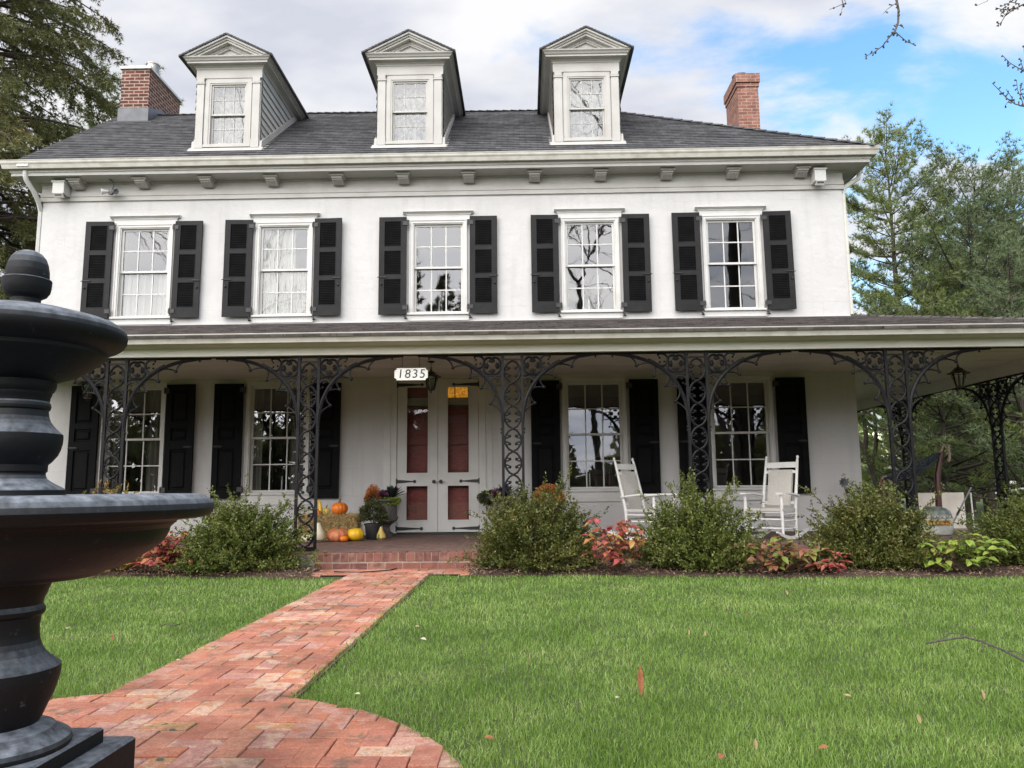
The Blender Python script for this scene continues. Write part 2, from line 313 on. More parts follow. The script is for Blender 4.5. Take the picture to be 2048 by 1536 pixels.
MAT['hyd_green'] = pm('hydrangea_green', ramp((0, (0.10, 0.18, 0.025)), (0.6, (0.25, 0.34, 0.05)), (0.88, (0.38, 0.38, 0.08)), (1, (0.20, 0.075, 0.05))), rough=0.5, scale=9, island=0.8, translucent=0.25)
MAT['stem'] = pm('plant_stem', (0.10, 0.07, 0.04), (0.06, 0.045, 0.03), rough=0.8, scale=10)
MAT['bark'] = pm('bark', (0.075, 0.058, 0.046), (0.035, 0.028, 0.023), rough=0.95, scale=9, bump=0.8, bscale=22, stretch=(1, 1, .35))
MAT['bark_grey'] = pm('grey_bark', (0.13, 0.115, 0.10), (0.07, 0.06, 0.052), rough=0.95, scale=20, bump=0.6)
MAT['spruce'] = pm('spruce_needle', ramp((0, (0.075, 0.088, 0.028)), (0.5, (0.155, 0.165, 0.052)), (0.85, (0.245, 0.225, 0.088)), (1, (0.31, 0.22, 0.11))), rough=0.6, scale=0.6, island=0.6, translucent=0.28)
MAT['pine'] = pm('pine_needle', ramp((0, (0.080, 0.115, 0.032)), (0.5, (0.175, 0.225, 0.062)), (0.85, (0.265, 0.305, 0.10)), (1, (0.36, 0.35, 0.15))), rough=0.5, scale=0.5, island=0.6, translucent=0.3)
MAT['pine_blue'] = pm('pine_needle_blue', ramp((0, (0.072, 0.108, 0.050)), (0.5, (0.150, 0.200, 0.090)), (0.85, (0.225, 0.275, 0.135)), (1, (0.31, 0.34, 0.19))), rough=0.5, scale=0.5, island=0.6, translucent=0.3)
MAT['yellow_leaf'] = pm('yellow_leaf', ramp((0, (0.12, 0.13, 0.03)), (0.5, (0.36, 0.30, 0.06)), (1, (0.50, 0.40, 0.07))), rough=0.6, scale=0.7, island=0.7, translucent=0.3)
MAT['chair'] = pm('white_chair_paint', (0.70, 0.69, 0.665), (0.58, 0.565, 0.53), rough=0.45, scale=9, contrast=(0.5, 0.8))
MAT['weave'] = pm('rush_weave', (0.60, 0.575, 0.53), (0.50, 0.475, 0.43), rough=0.8, scale=30, bump=0.5, bscale=90, stretch=(1, 1, 5))
MAT['straw'] = pm('straw', ramp((0, (0.13, 0.075, 0.025)), (0.35, (0.36, 0.235, 0.085)), (0.8, (0.55, 0.42, 0.19)), (1, (0.66, 0.54, 0.30))), rough=0.8, scale=30, island=0.8)
MAT['straw_core'] = pm('straw_core', (0.20, 0.125, 0.045), (0.10, 0.06, 0.02), rough=0.9, scale=40, stretch=(1, 1, .2))
MAT['pumpkin'] = pm('orange_pumpkin', (0.78, 0.205, 0.014), (0.62, 0.135, 0.010), rough=0.4, scale=6)
MAT['pumpkin_pink'] = pm('salmon_pumpkin', (0.56, 0.20, 0.09), (0.42, 0.13, 0.05), rough=0.5, scale=7)
MAT['squash'] = pm('yellow_squash', (0.80, 0.48, 0.014), (0.68, 0.38, 0.012), rough=0.4, scale=6)
MAT['white_gourd'] = pm('white_gourd', (0.66, 0.60, 0.44), (0.56, 0.48, 0.32), rough=0.5, scale=6)
MAT['green_gourd'] = pm('striped_gourd', ramp((0, (0.06, 0.09, 0.02)), (0.45, (0.12, 0.13, 0.03)), (0.55, (0.5, 0.36, 0.08)), (1, (0.55, 0.4, 0.1))), rough=0.45, scale=8, detail=1, contrast=(.4, .6), stretch=(1.5, 1.5, .05))
MAT['fstem'] = pm('pumpkin_stem', (0.20, 0.15, 0.06), (0.11, 0.085, 0.035), rough=0.8, scale=20)
MAT['urn'] = pm('urn_stone', (0.135, 0.12, 0.11), (0.075, 0.068, 0.064), rough=0.75, scale=10, bump=0.3)
MAT['pot'] = pm('black_plastic', (0.015, 0.015, 0.016), (0.025, 0.025, 0.025), rough=0.5, scale=9)
MAT['kale'] = pm('dark_kale', ramp((0, (0.014, 0.022, 0.022)), (0.6, (0.03, 0.042, 0.035)), (1, (0.06, 0.03, 0.06))), rough=0.5, scale=8, island=0.8)
MAT['purple'] = pm('purple_kale', (0.16, 0.035, 0.13), (0.30, 0.10, 0.24), rough=0.6, scale=14, island=0.6)
MAT['mum'] = pm('orange_mum', ramp((0, (0.34, 0.085, 0.03)), (0.5, (0.58, 0.20, 0.05)), (1, (0.66, 0.32, 0.10))), rough=0.7, scale=14, island=0.8)
MAT['lime'] = pm('lime_leaf', (0.28, 0.33, 0.04), (0.20, 0.26, 0.03), rough=0.5, scale=14, island=0.6, translucent=.2)
MAT['olive'] = pm('olive_leaf', ramp((0, (0.03, 0.045, 0.014)), (0.6, (0.075, 0.095, 0.03)), (1, (0.14, 0.10, 0.05))), rough=0.5, scale=14, island=0.75)
MAT['bronze'] = pm('bronze', (0.055, 0.032, 0.022), (0.03, 0.02, 0.016), rough=0.45, scale=16, metal=0.4)
MAT['sign'] = pm('sign_board', (0.80, 0.79, 0.76), (0.74, 0.73, 0.70), rough=0.5, scale=6)
MAT['mahogany'] = pm('mahogany', (0.085, 0.018, 0.012), (0.05, 0.012, 0.009), rough=0.4, scale=6, stretch=(8, 8, 1))
MAT['navy'] = pm('navy_cloth', ramp((0, (0.018, 0.025, 0.04)), (0.5, (0.03, 0.045, 0.06)), (0.75, (0.12, 0.14, 0.14)), (1, (0.05, 0.07, 0.08))), rough=0.9, scale=16, detail=1, stretch=(.15, 3, 3))
MAT['rope'] = pm('rope', (0.33, 0.26, 0.2), (0.22, 0.17, 0.13), rough=0.9, scale=40)
MAT['board'] = pm('pale_board', (0.80, 0.73, 0.65), (0.66, 0.60, 0.52), rough=0.7, scale=5)
MAT['bag'] = pm('bag_plastic', (0.42, 0.42, 0.38), (0.26, 0.28, 0.25), rough=0.35, scale=7)
MAT['bag_green'] = pm('bag_top', (0.05, 0.07, 0.05), (0.16, 0.17, 0.15), rough=0.35, scale=12)
MAT['bag_orange'] = pm('bag_band', (0.50, 0.22, 0.03), (0.42, 0.17, 0.02), rough=0.35, scale=9)
MAT['grey_pole'] = pm('grey_pole', (0.25, 0.24, 0.24), (0.18, 0.17, 0.17), rough=0.4, scale=9)
MAT['rust'] = pm('rusty_metal', (0.12, 0.05, 0.035), (0.06, 0.03, 0.025), rough=0.8, scale=16)
MAT['leaf_brown'] = pm('dry_leaf', (0.38, 0.15, 0.06), (0.26, 0.09, 0.04), rough=0.7, scale=40, translucent=0.15)
MAT['leaf_tan'] = pm('tan_leaf', (0.50, 0.36, 0.20), (0.38, 0.25, 0.12), rough=0.7, scale=40, translucent=0.15)
MAT['leaf_pale'] = pm('pale_leaf', (0.60, 0.55, 0.42), (0.5, 0.45, 0.33), rough=0.7, scale=40, translucent=0.15)
MAT['car_white'] = pm('car_paint', (0.75, 0.75, 0.75), (0.72, 0.72, 0.72), rough=0.2, scale=2)
MAT['tyre'] = pm('tyre', (0.02, 0.02, 0.02), rough=0.8)
MAT['shade'] = pm('lamp_shade_cloth', (0.50, 0.42, 0.30), (0.44, 0.36, 0.25), rough=0.9, scale=9, translucent=0.3)
MAT['gravel'] = pm('gravel', (0.3, 0.28, 0.25), (0.22, 0.2, 0.18), rough=0.95, scale=8)
def emis(name, c1, c2, s, scale):
    m = pm(name, c1, c2, scale=scale, contrast=(.4, .6)); t = m.node_tree; p = t.nodes['Principled BSDF']
    t.links.new(p.inputs['Base Color'].links[0].from_socket, p.inputs['Emission Color']); p.inputs['Emission Strength'].default_value = s
    return m
MAT['amber'] = emis('amber_glass', (0.62, 0.28, 0.03), (0.34, 0.12, 0.01), 0.45, 28)
MAT['bulb'] = emis('bulb', (1, 0.85, 0.6), (1, 0.8, 0.5), 0.8, 5)

# ------------------------------------------------------------------ mesh helpers
COL = S.collection
def at(px, py, Y):
    """point on the plane y=Y that a pixel of the 2048x1536 photograph looks at (used to read sizes off the photo)"""
    d = _f*FPX + _r*(px-1024) - _u*(py-768)
    t = (Y-CAM_Y)/d.y
    return Vector((d.x*t, CAM_Y+d.y*t, CAM_H+d.z*t))

def link(o, parent=None):
    COL.objects.link(o)
    if parent is not None: o.parent = parent
    return o

def tag(o, label=None, cat=None, group=None, kind=None):
    if label: o['label'] = label
    if cat: o['category'] = cat
    if group: o['group'] = group
    if kind: o['kind'] = kind
    return o

def empty(name, loc=(0, 0, 0), rz=0.0, label=None, cat=None, group=None):
    o = bpy.data.objects.new(name, None); o.empty_display_size = 0.1
    o.location = loc; o.rotation_euler = (0, 0, rz)
    link(o); return tag(o, label, cat, group)

def copy_tree(o, parent=None):
    c = o.copy(); COL.objects.link(c)
    if parent is not None: c.parent = parent
    for ch in list(o.children): copy_tree(ch, c)
    return c

class MB:
    def __init__(self):
        self.v = []; self.f = []; self.mi = []; self.sm = []; self.T = None
    def _add(self, vs, fs, mi=0, smooth=False):
        o = len(self.v)
        if self.T is not None: vs = [self.T @ Vector(p) for p in vs]
        self.v += [tuple(p) for p in vs]
        for f in fs:
            self.f.append(tuple(i+o for i in f)); self.mi.append(mi); self.sm.append(smooth)
        return self
    def box(self, x0, x1, y0, y1, z0, z1, mi=0):
        vs = [(x0,y0,z0),(x1,y0,z0),(x1,y1,z0),(x0,y1,z0),(x0,y0,z1),(x1,y0,z1),(x1,y1,z1),(x0,y1,z1)]
        return self._add(vs, [(0,3,2,1),(4,5,6,7),(0,1,5,4),(1,2,6,5),(2,3,7,6),(3,0,4,7)], mi)
    def bbox(self, x0, x1, y0, y1, z0, z1, b=0.004, mi=0):
        """box with chamfered vertical and top edges"""
        def ring(i, z): return [(x0+i,y0+i,z),(x1-i,y0+i,z),(x1-i,y1-i,z),(x0+i,y1-i,z)]
        vs = ring(0, z0)+ring(0, z1-b)+ring(b, z1)
        fs = [(3,2,1,0),(8,9,10,11)]
        for k in range(2):
            for i in range(4):
                j = (i+1) % 4; fs.append((4*k+i, 4*k+j, 4*k+4+j, 4*k+4+i))
        return self._add(vs, fs, mi)
    def quad(self, a, b, c, d, mi=0): return self._add([a, b, c, d], [(0, 1, 2, 3)], mi)
    def poly(self, pts, mi=0): return self._add(pts, [tuple(range(len(pts)))], mi)
    def prism(self, poly, axis, a0, a1, mi=0):
        """poly: 2D points; axis x -> (y,z), y -> (x,z), z -> (x,y)"""
        def P(p, a): return {'x': (a, p[0], p[1]), 'y': (p[0], a, p[1]), 'z': (p[0], p[1], a)}[axis]
        n = len(poly); vs = [P(p, a0) for p in poly]+[P(p, a1) for p in poly]
        area = sum(poly[i][0]*poly[(i+1) % n][1]-poly[(i+1) % n][0]*poly[i][1] for i in range(n))
        flip = (area > 0) == (axis != 'y')
        A, B = tuple(range(n)), tuple(range(n, 2*n))
        fs = [A[::-1], B] if flip else [A, B[::-1]]
        for i in range(n):
            j = (i+1) % n
            fs.append((i, j, n+j, n+i) if flip else (j, i, n+i, n+j))
        return self._add(vs, fs, mi)
    def tube(self, pts, r, n=6, mi=0, caps=True):
        pts = [Vector(p) for p in pts]; m = len(pts)
        rs = list(r) if hasattr(r, '__len__') else [r]*m
        vs = []; up = None
        for i in range(m):
            d = (pts[min(i+1, m-1)]-pts[max(i-1, 0)])
            d = d.normalized() if d.length > 1e-9 else Vector((0, 0, 1))
            if up is None:
                up = Vector((0, 0, 1)) if abs(d.z) < 0.9 else Vector((1, 0, 0))
            a = d.cross(up)
            a = a.normalized() if a.length > 1e-6 else d.orthogonal().normalized()
            b = a.cross(d).normalized(); up = b
            for k in range(n):
                t = 2*PI*k/n
                vs.append(pts[i]+(a*math.cos(t)+b*math.sin(t))*rs[i])
        fs = []
        for i in range(m-1):
            for k in range(n):
                k2 = (k+1) % n
                fs.append((i*n+k, i*n+k2, (i+1)*n+k2, (i+1)*n+k))
        if caps: fs += [tuple(range(n))[::-1], tuple(range((m-1)*n, m*n))]
        return self._add(vs, fs, mi, True)
    def lathe(self, prof, n=32, c=(0, 0, 0), mi=0, rib=None, smooth=True, sq=(1, 1)):
        vs = []
        for (r, z) in prof:
            for k in range(n):
                t = 2*PI*k/n; q = r*(rib(t, z) if rib else 1)
                vs.append((c[0]+q*math.cos(t)*sq[0], c[1]+q*math.sin(t)*sq[1], c[2]+z))
        fs = []
        for i in range(len(prof)-1):
            for k in range(n):
                k2 = (k+1) % n
                fs.append((i*n+k, i*n+k2, (i+1)*n+k2, (i+1)*n+k))
        self._add(vs, fs, mi, smooth)
        if prof[0][0] > 1e-5: self._add(vs[:n], [tuple(range(n))[::-1]], mi)
        if prof[-1][0] > 1e-5: self._add(vs[-n:], [tuple(range(n))], mi)
        return self
    def ball(self, c, r, n=8, mi=0, sz=1.0):
        prof = [(max(1e-6, r*math.sin(PI*i/n)), -r*sz*math.cos(PI*i/n)) for i in range(n+1)]
        return self.lathe(prof, n+2, c, mi)
    def sweep(self, path, prof, closed=False, mi=0):
        """prof: (offset to the right-hand outside of the path, z); mitred corners"""
        path = [Vector((p[0], p[1])) for p in path]; n = len(path); rings = []
        for i in range(n):
            d0 = (path[i]-path[i-1]).normalized() if i > 0 else None
            d1 = (path[i+1]-path[i]).normalized() if i < n-1 else None
            d0 = d0 or d1; d1 = d1 or d0
            n0 = Vector((d0.y, -d0.x)); n1 = Vector((d1.y, -d1.x)); b = (n0+n1); b = b/ max(1e-6, b.dot(n0))
            rings.append([(path[i].x+b.x*o, path[i].y+b.y*o, z) for o, z in prof])
        k = len(prof); vs = [p for r_ in rings for p in r_]; fs = []
        for i in range(n-1):
            for j in range(k-1): fs.append((i*k+j, (i+1)*k+j, (i+1)*k+j+1, i*k+j+1))
        fs.append(tuple(range(k))); fs.append(tuple(range((n-1)*k, n*k))[::-1])
        return self._add(vs, fs, mi)
    def build(self, name, mats, parent=None, loc=None, rot=None, angle=35):
        me = bpy.data.meshes.new(name)
        v = np.array(self.v, dtype=np.float32)
        me.from_pydata([tuple(p) for p in self.v], [], self.f)
        if not isinstance(mats, (list, tuple)): mats = [mats]
        for m in mats: me.materials.append(MAT[m] if isinstance(m, str) else m)
        me.polygons.foreach_set('material_index', self.mi)
        me.polygons.foreach_set('use_smooth', self.sm)
        # box-projected UVs in metres
        uvl = me.uv_layers.new(name='UVMap')
        nrm = np.empty(len(me.polygons)*3, dtype=np.float32); me.polygons.foreach_get('normal', nrm); nrm = nrm.reshape(-1, 3)
        tot = np.empty(len(me.polygons), dtype=np.int32); me.polygons.foreach_get('loop_total', tot)
        li = np.empty(len(me.loops), dtype=np.int32); me.loops.foreach_get('vertex_index', li)
        ax = np.repeat(np.argmax(np.abs(nrm)*np.array([1, 1, 1.001]), axis=1), tot); p = v[li]
        U = np.where(ax == 0, p[:, 1], p[:, 0]); V = np.where(ax == 2, p[:, 1], p[:, 2])
        uvl.data.foreach_set('uv', np.stack([U, V], 1).astype(np.float32).ravel())
        me.update()
        if any(self.sm): me.set_sharp_from_angle(angle=R(angle))
        o = bpy.data.objects.new(name, me)
        if loc is not None: o.location = loc
        if rot is not None: o.rotation_euler = rot
        return link(o, parent)

def np_mesh(name, verts, loops, starts, mat, parent=None, loc=None, smooth=False):
    me = bpy.data.meshes.new(name)
    me.vertices.add(len(verts)); me.vertices.foreach_set('co', np.ascontiguousarray(verts, dtype=np.float32).ravel())
    me.loops.add(len(loops)); me.loops.foreach_set('vertex_index', np.ascontiguousarray(loops, dtype=np.int32))
    me.polygons.add(len(starts)); me.polygons.foreach_set('loop_start', np.ascontiguousarray(starts, dtype=np.int32))
    me.materials.append(MAT[mat]); me.update(calc_edges=True)
    if smooth: me.polygons.foreach_set('use_smooth', np.ones(len(starts), dtype=bool))
    o = bpy.data.objects.new(name, me)
    if loc is not None: o.location = loc
    return link(o, parent)

def unit(a): return a/np.maximum(1e-9, np.linalg.norm(a, axis=-1, keepdims=True))
def rand_dirs(n, rng): return unit(rng.normal(size=(n, 3)))

def leaf_mesh(name, base, d, nrm, L, Wd, mat, parent=None, fold=0.18, loc=None):
    """diamond leaves: base point, direction, surface normal, length, width (arrays)"""
    n = len(base); d = unit(d); s = unit(np.cross(d, nrm)); up = unit(np.cross(s, d))
    L = np.broadcast_to(L, n)[:, None]; Wd = np.broadcast_to(Wd, n)[:, None]
    v = np.empty((n, 4, 3))
    v[:, 0] = base; v[:, 1] = base+d*L*.5+s*Wd*.5+up*L*fold; v[:, 2] = base+d*L; v[:, 3] = base+d*L*.5-s*Wd*.5+up*L*fold
    loops = np.arange(n*4); starts = np.arange(n)*4
    return np_mesh(name, v.reshape(-1, 3), loops, starts, mat, parent, loc)

def needle_mesh(name, base, d, L, Wd, mat, parent=None, rng=RNG, loc=None):
    """thin triangles"""
    n = len(base); d = unit(d); s = unit(np.cross(d, rand_dirs(n, rng)))
    L = np.broadcast_to(L, n)[:, None]; Wd = np.broadcast_to(Wd, n)[:, None]
    v = np.empty((n, 3, 3)); v[:, 0] = base-s*Wd*.5; v[:, 1] = base+s*Wd*.5; v[:, 2] = base+d*L
    return np_mesh(name, v.reshape(-1, 3), np.arange(n*3), np.arange(n)*3, mat, parent, loc)

def big_leaf(mb, base, d, up, L, Wd, droop=0.25, mi=0):
    """broad pointed leaf, 2 x 4 quads, folded along the midrib and drooping"""
    d = Vector(d).normalized(); up = Vector(up); s = d.cross(up)
    s = s.normalized() if s.length > 1e-5 else d.orthogonal().normalized(); up = s.cross(d).normalized(); base = Vector(base)
    ws = [0.08, 0.72, 1.0, 0.68, 0.02]; vs = []
    for i, w in enumerate(ws):
        t = i/4; c = base+d*(L*t)-Vector((0, 0, 1))*(L*droop*t*t)
        e = up*(Wd*.16*w)
        vs += [c-s*(Wd*.5*w)+e, c, c+s*(Wd*.5*w)+e]
    fs = []
    for i in range(4):
        a = i*3; fs += [(a, a+1, a+4, a+3), (a+1, a+2, a+5, a+4)]
    mb._add(vs, fs, mi, True)

def arc(cx, cz, r, a0, a1, n=10, y=0.0, sx=1.0):
    return [(cx+sx*r*math.cos(a0+(a1-a0)*i/n), y, cz+r*math.sin(a0+(a1-a0)*i/n)) for i in range(n+1)]

# ------------------------------------------------------------------ ground, lawn, path, bed
GZ = 0.06
FX, FY = -1.504, -10.75           # fountain axis
CIRC_R = 1.50
PX0, PX1 = -1.97, -1.08           # brick path edges
def bed_edge(x):                  # front edge of the planting bed
    x = np.asarray(x, dtype=float)
    return np.where(x < -1.5, -4.66+.19*np.clip(-2.0-x, 0, 3.2), -4.36-0.115*np.clip(x+0.6, -1, 9))+0.05*np.sin(x*1.7)+0.03*np.sin(x*4.1)
b = MB(); b.quad((-400, -300, .0), (400, -300, .0), (400, 500, .0), (-400, 500, .0)); tag(b.build('ground', 'field'), kind='structure')
b = MB(); b.quad((-25, -30, .045), (25, -30, .045), (25, 14, .045), (-25, 14, .045)); tag(b.build('lawn', 'soil'), kind='structure')

# brick path with the round terrace about the fountain, every brick a bevelled block
def in_path(x, y, m=0.0):
    strip = (x > PX0-m) & (x < PX1+m) & (y > FY) & (y < -3.72)
    land = (x > -2.42-m) & (x < -0.66+m) & (y > -4.28-m) & (y < -3.70)
    circ = (x-FX+.136)**2+(y-FY)**2 < (CIRC_R+m)**2
    return strip | land | circ
b = MB()
bw, bl = 0.1035, 0.207
i0, i1 = int((FX-CIRC_R-.3)/bw)-1, int((0.3)/bw)+2
j0, j1 = int((-13.0)/bw), int(-3.6/bw)
rg = random.Random(3)
for i in range(i0, i1):
    for j in range(j0, j1):
        k = (i-j) % 4
        if k == 0: x0, x1, y0, y1 = i*bw, (i+2)*bw, j*bw, (j+1)*bw
        elif k == 2: x0, x1, y0, y1 = i*bw, (i+1)*bw, (j-1)*bw, (j+1)*bw
        else: continue
        cx, cy = (x0+x1)/2, (y0+y1)/2
        d2 = math.hypot(cx-FX+.136, cy-FY)
        in_c = d2 < CIRC_R+.10; in_s = cy > FY and cy < -3.72 and PX0-.1 < cx < PX1+.1; in_l = -4.28 < cy < -3.70 and -2.52 < cx < -.56
        if not (in_c or in_s or in_l): continue
        g = 0.0017
        dz = rg.gauss(0, .0022); a = rg.gauss(0, .012)
        b.T = Matrix.Translation((cx+rg.gauss(0, .0015), cy+rg.gauss(0, .0015), dz)) @ Matrix.Rotation(a, 4, 'Z') @ Matrix.Rotation(rg.gauss(0, .008), 4, 'X') @ Matrix.Rotation(rg.gauss(0, .008), 4, 'Y')
        hx, hy = (x1-x0)/2-g, (y1-y0)/2-g
        poly = [(-hx, -hy), (hx, -hy), (hx, hy), (-hx, hy)]
        def clip(pl, nx_, ny_, dd_):
            out = []
            for q in range(len(pl)):
                a_, c_ = pl[q], pl[(q+1) % len(pl)]; da = a_[0]*nx_+a_[1]*ny_-dd_; dc = c_[0]*nx_+c_[1]*ny_-dd_
                if da <= 0: out.append(a_)
                if da*dc < 0: t_ = da/(da-dc); out.append((a_[0]+(c_[0]-a_[0])*t_, a_[1]+(c_[1]-a_[1])*t_))
            return out
        if in_l and cy > -4.2: poly = clip(clip(poly, -1, 0, cx+2.42), 1, 0, -.66-cx)
        elif in_s and d2 > CIRC_R+.02: poly = clip(clip(poly, -1, 0, cx-PX0), 1, 0, PX1-cx)
        elif in_c and not (cy > FY and PX0+.1 < cx < PX1-.1): nx_, ny_ = (cx-FX+.136)/d2, (cy-FY)/d2; poly = clip(poly, nx_, ny_, CIRC_R-d2)
        if len(poly) < 3: continue
        ar = abs(sum(poly[q][0]*poly[(q+1) % len(poly)][1]-poly[(q+1) % len(poly)][0]*poly[q][1] for q in range(len(poly))))/2
        if ar < .0012: continue
        mx_, my_ = sum(p_[0] for p_ in poly)/len(poly), sum(p_[1] for p_ in poly)/len(poly); n_ = len(poly); vs_ = []
        for z_, in_ in ((.02, 0), (GZ+.0055, 0), (GZ+.008, .0025)):
            vs_ += [(p_[0]-in_*np.sign(p_[0]-mx_), p_[1]-in_*np.sign(p_[1]-my_), z_) for p_ in poly]
        b._add(vs_, [(r_*n_+q, r_*n_+(q+1) % n_, (r_+1)*n_+(q+1) % n_, (r_+1)*n_+q) for r_ in range(2) for q in range(n_)]+[tuple(range(2*n_, 3*n_))])
b.T = None
path = b.build('brick_path', ['path_brick', 'sand'])
tag(path, kind='structure')
b = MB()
circ_pts = [(FX-.136+(CIRC_R+.02)*math.cos(t), FY+(CIRC_R+.02)*math.sin(t), .0535) for t in np.linspace(0, 2*PI, 64, endpoint=False)]
b.poly(circ_pts)
b.quad((PX0-.02, -9.6, .0565), (PX1+.02, -9.6, .0565), (PX1+.02, -3.7, .0565), (PX0-.02, -3.7, .0565))
b.quad((-2.44, -4.3, .0595), (-.64, -4.3, .0595), (-.64, -3.68, .0595), (-2.44, -3.68, .0595))
tag(b.build('path_bedding', 'sand'), kind='structure')

# planting bed: low mulch mounds
def bed_mesh(name, xa, xb):
    nx, ny = int((xb-xa)/.12), 10
    xs = np.linspace(xa, xb, nx); b = MB(); vs = []
    for x in xs:
        ye = float(bed_edge(x)); 
        for k in range(ny):
            t = k/(ny-1); y = ye+(-3.66-ye)*t
            edge = min(1, t*4)*min(1, (x-xa+.02)*3, (xb-x+.02)*3)
            z = .05+.05*max(0, edge)*(0.7+0.3*math.sin(x*3.1+y*2))+rg.gauss(0, .006)*max(0, edge)
            vs.append((x, y, z))
    fs = [(i*ny+k, (i+1)*ny+k, (i+1)*ny+k+1, i*ny+k+1) for i in range(nx-1) for k in range(ny-1)]
    b._add(vs, fs, 0, True)
    return tag(b.build(name, 'mulch'), kind='structure')
bed_mesh('mulch_bed', -9.5, -2.30); bed_mesh('mulch_bed', -0.74, 9.2)
# loose chips
n = 11000; rr = np.random.default_rng(5)
x = rr.uniform(-9, 9.0, n); t = rr.uniform(-.02, 1, n)**1.2; ye = bed_edge(x); y = ye+(-3.68-ye)*t+rr.normal(0, .025, n)
ok = ((x < -2.33) | (x > -.72)); x, y, t = x[ok], y[ok], t[ok]; n = len(x)
z = .075+.035*np.minimum(1, t*4)
ang = rr.uniform(0, 2*PI, n); d = np.stack([np.cos(ang), np.sin(ang), rr.normal(.05, .3, n)], 1)
nr = np.stack([rr.normal(0, .5, n), rr.normal(0, .5, n), np.ones(n)], 1)
chips = leaf_mesh('mulch', np.stack([x, y, z], 1), d, nr, rr.uniform(.02, .07, n), rr.uniform(.006, .016, n), 'chip')
tag(chips, 'brown bark mulch chips under the shrubs', 'mulch', kind='stuff')

# grass blades, denser towards the viewer
def blades(name, n, xr, yr, rng, dens=True, hmul=1.0):
    d = np.exp(rng.uniform(np.log(2.55), np.log(9.6), n))
    yy = CAM_Y+d
    half = 0.80*d+.4
    xx = rng.uniform(-1, 1, n)*half
    ok = (yy < bed_edge(xx)+rng.normal(0, .025, n)) & ~in_path(xx, yy, -np.abs(rng.normal(0, .016, n)))
    xx, yy, d = xx[ok], yy[ok], d[ok]; n = len(xx)
    mott = 0.5+0.5*np.sin(xx*2.3+np.sin(yy*1.7)*2)*np.sin(yy*2.9+np.cos(xx*1.3)*2)
    h = rng.uniform(.021, .043, n)*(0.85+.3*mott)*hmul
    clump = np.sin(xx*31+np.sin(yy*23)*2)*np.sin(yy*37+np.cos(xx*19)*2)+.6*np.sin(xx*9+yy*5+np.sin(yy*7))
    h *= 1+.20*clump*.6
    thin = rng.uniform(size=n) < np.clip(-.30*clump, 0, .5); h[thin] *= .55
    tall = rng.uniform(size=n) < .035; h[tall] *= 1.45
    edge = in_path(xx, yy, 0.05); h[edge] *= rng.uniform(.5, 1.0, edge.sum())
    w = np.maximum(.0026, d*.00070)*rng.uniform(.7, 1.3, n)
    a = rng.uniform(0, 2*PI, n); lean = np.abs(rng.normal(.30, .34, n))
    la = a+rng.normal(0, .8, n)
    s = np.stack([np.cos(a), np.sin(a), np.zeros(n)], 1)*w[:, None]*.5
    ld = np.stack([np.cos(la)*np.sin(lean), np.sin(la)*np.sin(lean), np.cos(lean)], 1)
    l2 = np.minimum(lean*2.1+.12, 1.75); ld2 = np.stack([np.cos(la)*np.sin(l2), np.sin(la)*np.sin(l2), np.cos(l2)], 1)
    base = np.stack([xx, yy, np.where(in_path(xx, yy, 0.012), .060, .043)], 1)
    mid = base+ld*h[:, None]*.58; tip = mid+ld2*h[:, None]*.5
    v = np.empty((n, 5, 3)); v[:, 0] = base-s; v[:, 1] = base+s; v[:, 2] = mid+s*.8; v[:, 3] = mid-s*.8; v[:, 4] = tip
    o = (np.arange(n)*5)[:, None]
    loops = np.concatenate([o+np.array([[0, 1, 2, 3]]), o+np.array([[3, 2, 4]])], 1).ravel()
    starts = (np.arange(n)*7)[:, None]+np.array([[0, 4]])
    return np_mesh(name, v.reshape(-1, 3), loops, starts.ravel(), 'grass')
gr = blades('grass', 360000, None, None, np.random.default_rng(21))
tag(gr, 'short green mown grass of the front lawn', 'grass', kind='stuff')

# ------------------------------------------------------------------ the house
HX0, HX1, HYB = -8.51, 5.60, 5.5
FLZ = 0.247                       # porch floor
house = empty('house', (0, 0, 0), 0, 'white two-storey stucco house with black shutters, three dormers and an iron-trimmed porch', 'house')
WC = [-6.64, -4.17, -1.466, 1.18, 3.635]          # window axes
LC = [WC[0]-.02, WC[1]-.02, WC[3], WC[4]+.01]
DX0, DX1, DZ1 = -2.16, -0.77, 2.86

# front wall with openings, side and back walls, gable
b = MB()
ops = [(c-.47, c+.47, 3.99, 5.66) for c in WC]+[(c-.49, c+.49, .94, 2.82) for c in LC]+[(DX0, DX1, .10, DZ1)]
xs = sorted({HX0, HX1, *[o[0] for o in ops], *[o[1] for o in ops]}); zs = sorted({0.0, 6.45, *[o[2] for o in ops], *[o[3] for o in ops]})
for i in range(len(xs)-1):
    for j in range(len(zs)-1):
        cx, cz = (xs[i]+xs[i+1])/2, (zs[j]+zs[j+1])/2
        if any(o[0] < cx < o[1] and o[2] < cz < o[3] for o in ops): continue
        b.quad((xs[i], 0, zs[j]), (xs[i+1], 0, zs[j]), (xs[i+1], 0, zs[j+1]), (xs[i], 0, zs[j+1]))
for x0, x1, z0, z1 in ops:
    b.quad((x0, 0, z0), (x0, 0, z1), (x0, .3, z1), (x0, .3, z0)); b.quad((x1, 0, z0), (x1, .3, z0), (x1, .3, z1), (x1, 0, z1))
    b.quad((x0, 0, z1), (x1, 0, z1), (x1, .3, z1), (x0, .3, z1)); b.quad((x0, 0, z0), (x0, .3, z0), (x1, .3, z0), (x1, 0, z0))
b.quad((HX1, 0, 0), (HX1, HYB, 0), (HX1, HYB, 6.45), (HX1, 0, 6.45)); b.quad((HX0, HYB, 0), (HX0, 0, 0), (HX0, 0, 6.45), (HX0, HYB, 6.45))
